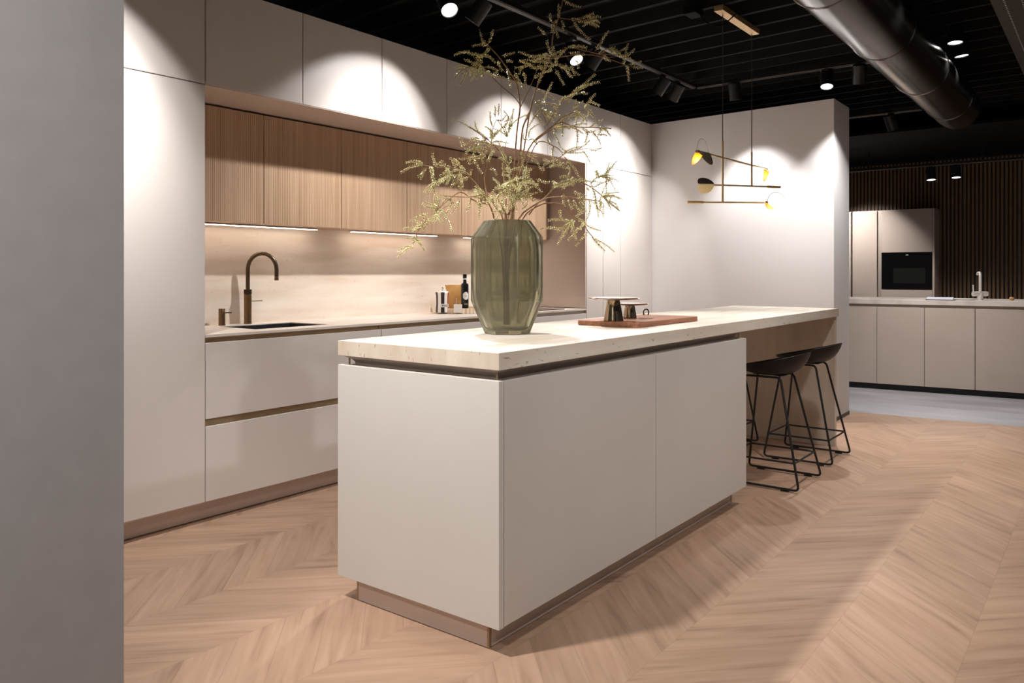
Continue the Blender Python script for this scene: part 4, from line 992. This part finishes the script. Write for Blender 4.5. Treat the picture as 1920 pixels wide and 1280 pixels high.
# tap on it
q = at(1838, 555, 7.9); base = Vector((q.x, q.y, .9225))
t = thing('mixer_tap', 'brushed steel mixer tap on the counter in the dark kitchen', 'tap', base)
k_ = 7.9/FPX
MB().cyl(base, base+Vector((0, 0, .075)), .028, n=20).build('base_column', 'chrome', t, smooth=True)
MB().cyl(base+Vector((0, 0, .06))-RT*.075, base+Vector((0, 0, .06))+RT*.07, .024, n=20).build('mixer_body', 'chrome', t, smooth=True)
MB().cyl(base+Vector((0, 0, .08))-RT*.068, base+Vector((0, 0, .15))-RT*.072, .007, n=10).build('lever', 'chrome', t, smooth=True)
MB().tube(round_pts([base+Vector((0, 0, .085)), base+Vector((0, 0, .268)), base+Vector((0, 0, .268))+RT*.035+FW*.1, base+Vector((0, 0, .25))+RT*.036+FW*.105], .03), .014, 14).build('spout', 'chrome', t, smooth=True)
# papers, plate, small item
q = at(1764, 556, 7.85)
t = thing('stack_of_papers', 'white brochures lying on the dark kitchen counter left of its tap', 'papers', (q.x, q.y, .9225), ang)
MB().box(-.13, .13, -.06, .10, 0, .006).build('folder', 'black', t, world=False); MB().box(-.12, .11, -.05, .09, .0065, .026).build('sheets', 'paper', t, world=False)
q = at(1805, 557, 7.95)
tag(MB().lathe([(.10, .9225), (.125, .928), (.123, .930), (.10, .926), (.002, .9255)], (q.x, q.y, 0), 36).build('steel_plate', 'chrome', smooth=True), 'small round steel dish left of the mixer tap', 'plate')
q = at(1897, 556, 7.8)
tag(MB().lathe([(.012, .9225), (.02, .93), (.022, .945), (.012, .953), (.003, .954)], (q.x, q.y, 0), 16).build('small_candle', 'kraft', smooth=True), 'tiny orange candle at the right end of the dark counter', 'candle')
# tall units with oven
XT = 10.8
def far_unit(y0, y1, label, oven=False):
    t = thing('tall_cabinet', label, 'cabinet', (XT+.3, (y0+y1)/2, 0))
    MB().box(XT+.021, XT+.36, y0+.001, y1-.001, 0, 1.982).build('carcass', 'cabinet_grey', t)
    if oven:
        MB().box(XT, XT+.02, y0+.024, y1-.003, 1.447, 1.98).build('top_door', 'cabinet_grey', t)
        MB().box(XT, XT+.02, y0+.024, y1-.003, .1, .984).build('door', 'cabinet_grey', t)
        MB().box(XT-.001, XT+.02, y0, y0+.021, 0, 1.982).build('side_panel', 'cabinet_grey', t)
    else: MB().box(XT, XT+.02, y0+.003, y1-.003, .1, 1.975).build('door', 'cabinet_grey', t)
    return t
far_unit(1.742, 2.345, 'tall greige unit holding the black oven in the dark kitchen', True)
far_unit(2.392, 2.690, 'tall greige unit left of the oven with a brightly lit front')
far_unit(2.705, 3.30, 'tall greige unit in the dark kitchen partly hidden by the wall end')
tag(MB().box(XT+.022, XT+.30, 2.346, 2.391, 0, 1.98).build('filler_panel', 'rail'), 'narrow brown filler strip between oven unit and lit tall unit', 'panel')
t = thing('oven', 'built in black glass oven in the dark kitchen', 'oven', (XT, 2.05, .99))
MB().box(XT-.006, XT+.0205, 1.768, 2.339, .988, 1.443).build('glass_door', 'oven', t)
MB().box(XT-.0075, XT-.0062, 1.84, 2.20, 1.06, 1.25).build('window', 'oven_win', t)
MB().box(XT-.0075, XT-.0062, 2.03, 2.06, 1.408, 1.418).build('display', 'chrome', t)
# slatted wall
m_ = MB(); m_.box(XT+.40, XT+.5, -3, 4.2, 0, 2.62)
st_ = struct(m_.build('wall_far', 'black'))
M['slat'] = noise_mat('dark_walnut_slat', (112, 80, 52), (128, 94, 62), 20, .6, stretch=(4, 4, .3))
m_ = MB(); y = -2.9
while y < 4.1: m_.box(XT+.375, XT+.3995, y, y+.024, 0, 2.60); y += .044
struct(m_.build('wall_far', 'slat'))
m_ = MB(); m_.box(XT-2.0, XT+.6, -3, 4.2, 2.63, 2.66); 
struct(m_.build('ceiling', 'ceil'))
# track and cans there
t = track(10.05, 10.05, -.6, 2.9, 'black lighting track in front of the slatted wall', z=2.40)
make_can('small black spotlight before the slatted wall, left of the pair', at(1746, 337, 8.99), at(1746, 337, 8.99)+Vector((-.14, -.06, -1.0)), 40, 110, .3, .03, group='spotlights in the dark kitchen', track_z=2.40, R=.05)
make_can('small black spotlight before the slatted wall, right of the pair', at(1793, 332.5, 8.85), at(1793, 332.5, 8.85)+Vector((-.14, -.06, -1)), 50, 110, .3, .03, group='spotlights in the dark kitchen', track_z=2.40, R=.05)
tr2 = track(7.6, 7.6, 1.32, 2.9, 'black lighting track above the dark kitchen counter', z=2.60)
make_can('dim black spotlight high above the dark kitchen counter', (7.6, 1.55, 2.46), (8.15, 1.2, 1.0), 190, 110, .6, .05, group='spotlights in the dark kitchen', track_z=2.60)
make_can('black spotlight hidden behind the white wall end, lighting the tall units', (10.05, 2.75, 2.27), (10.75, 2.62, 1.5), 110, 80, .4, .03, group='spotlights in the dark kitchen', track_z=2.40)
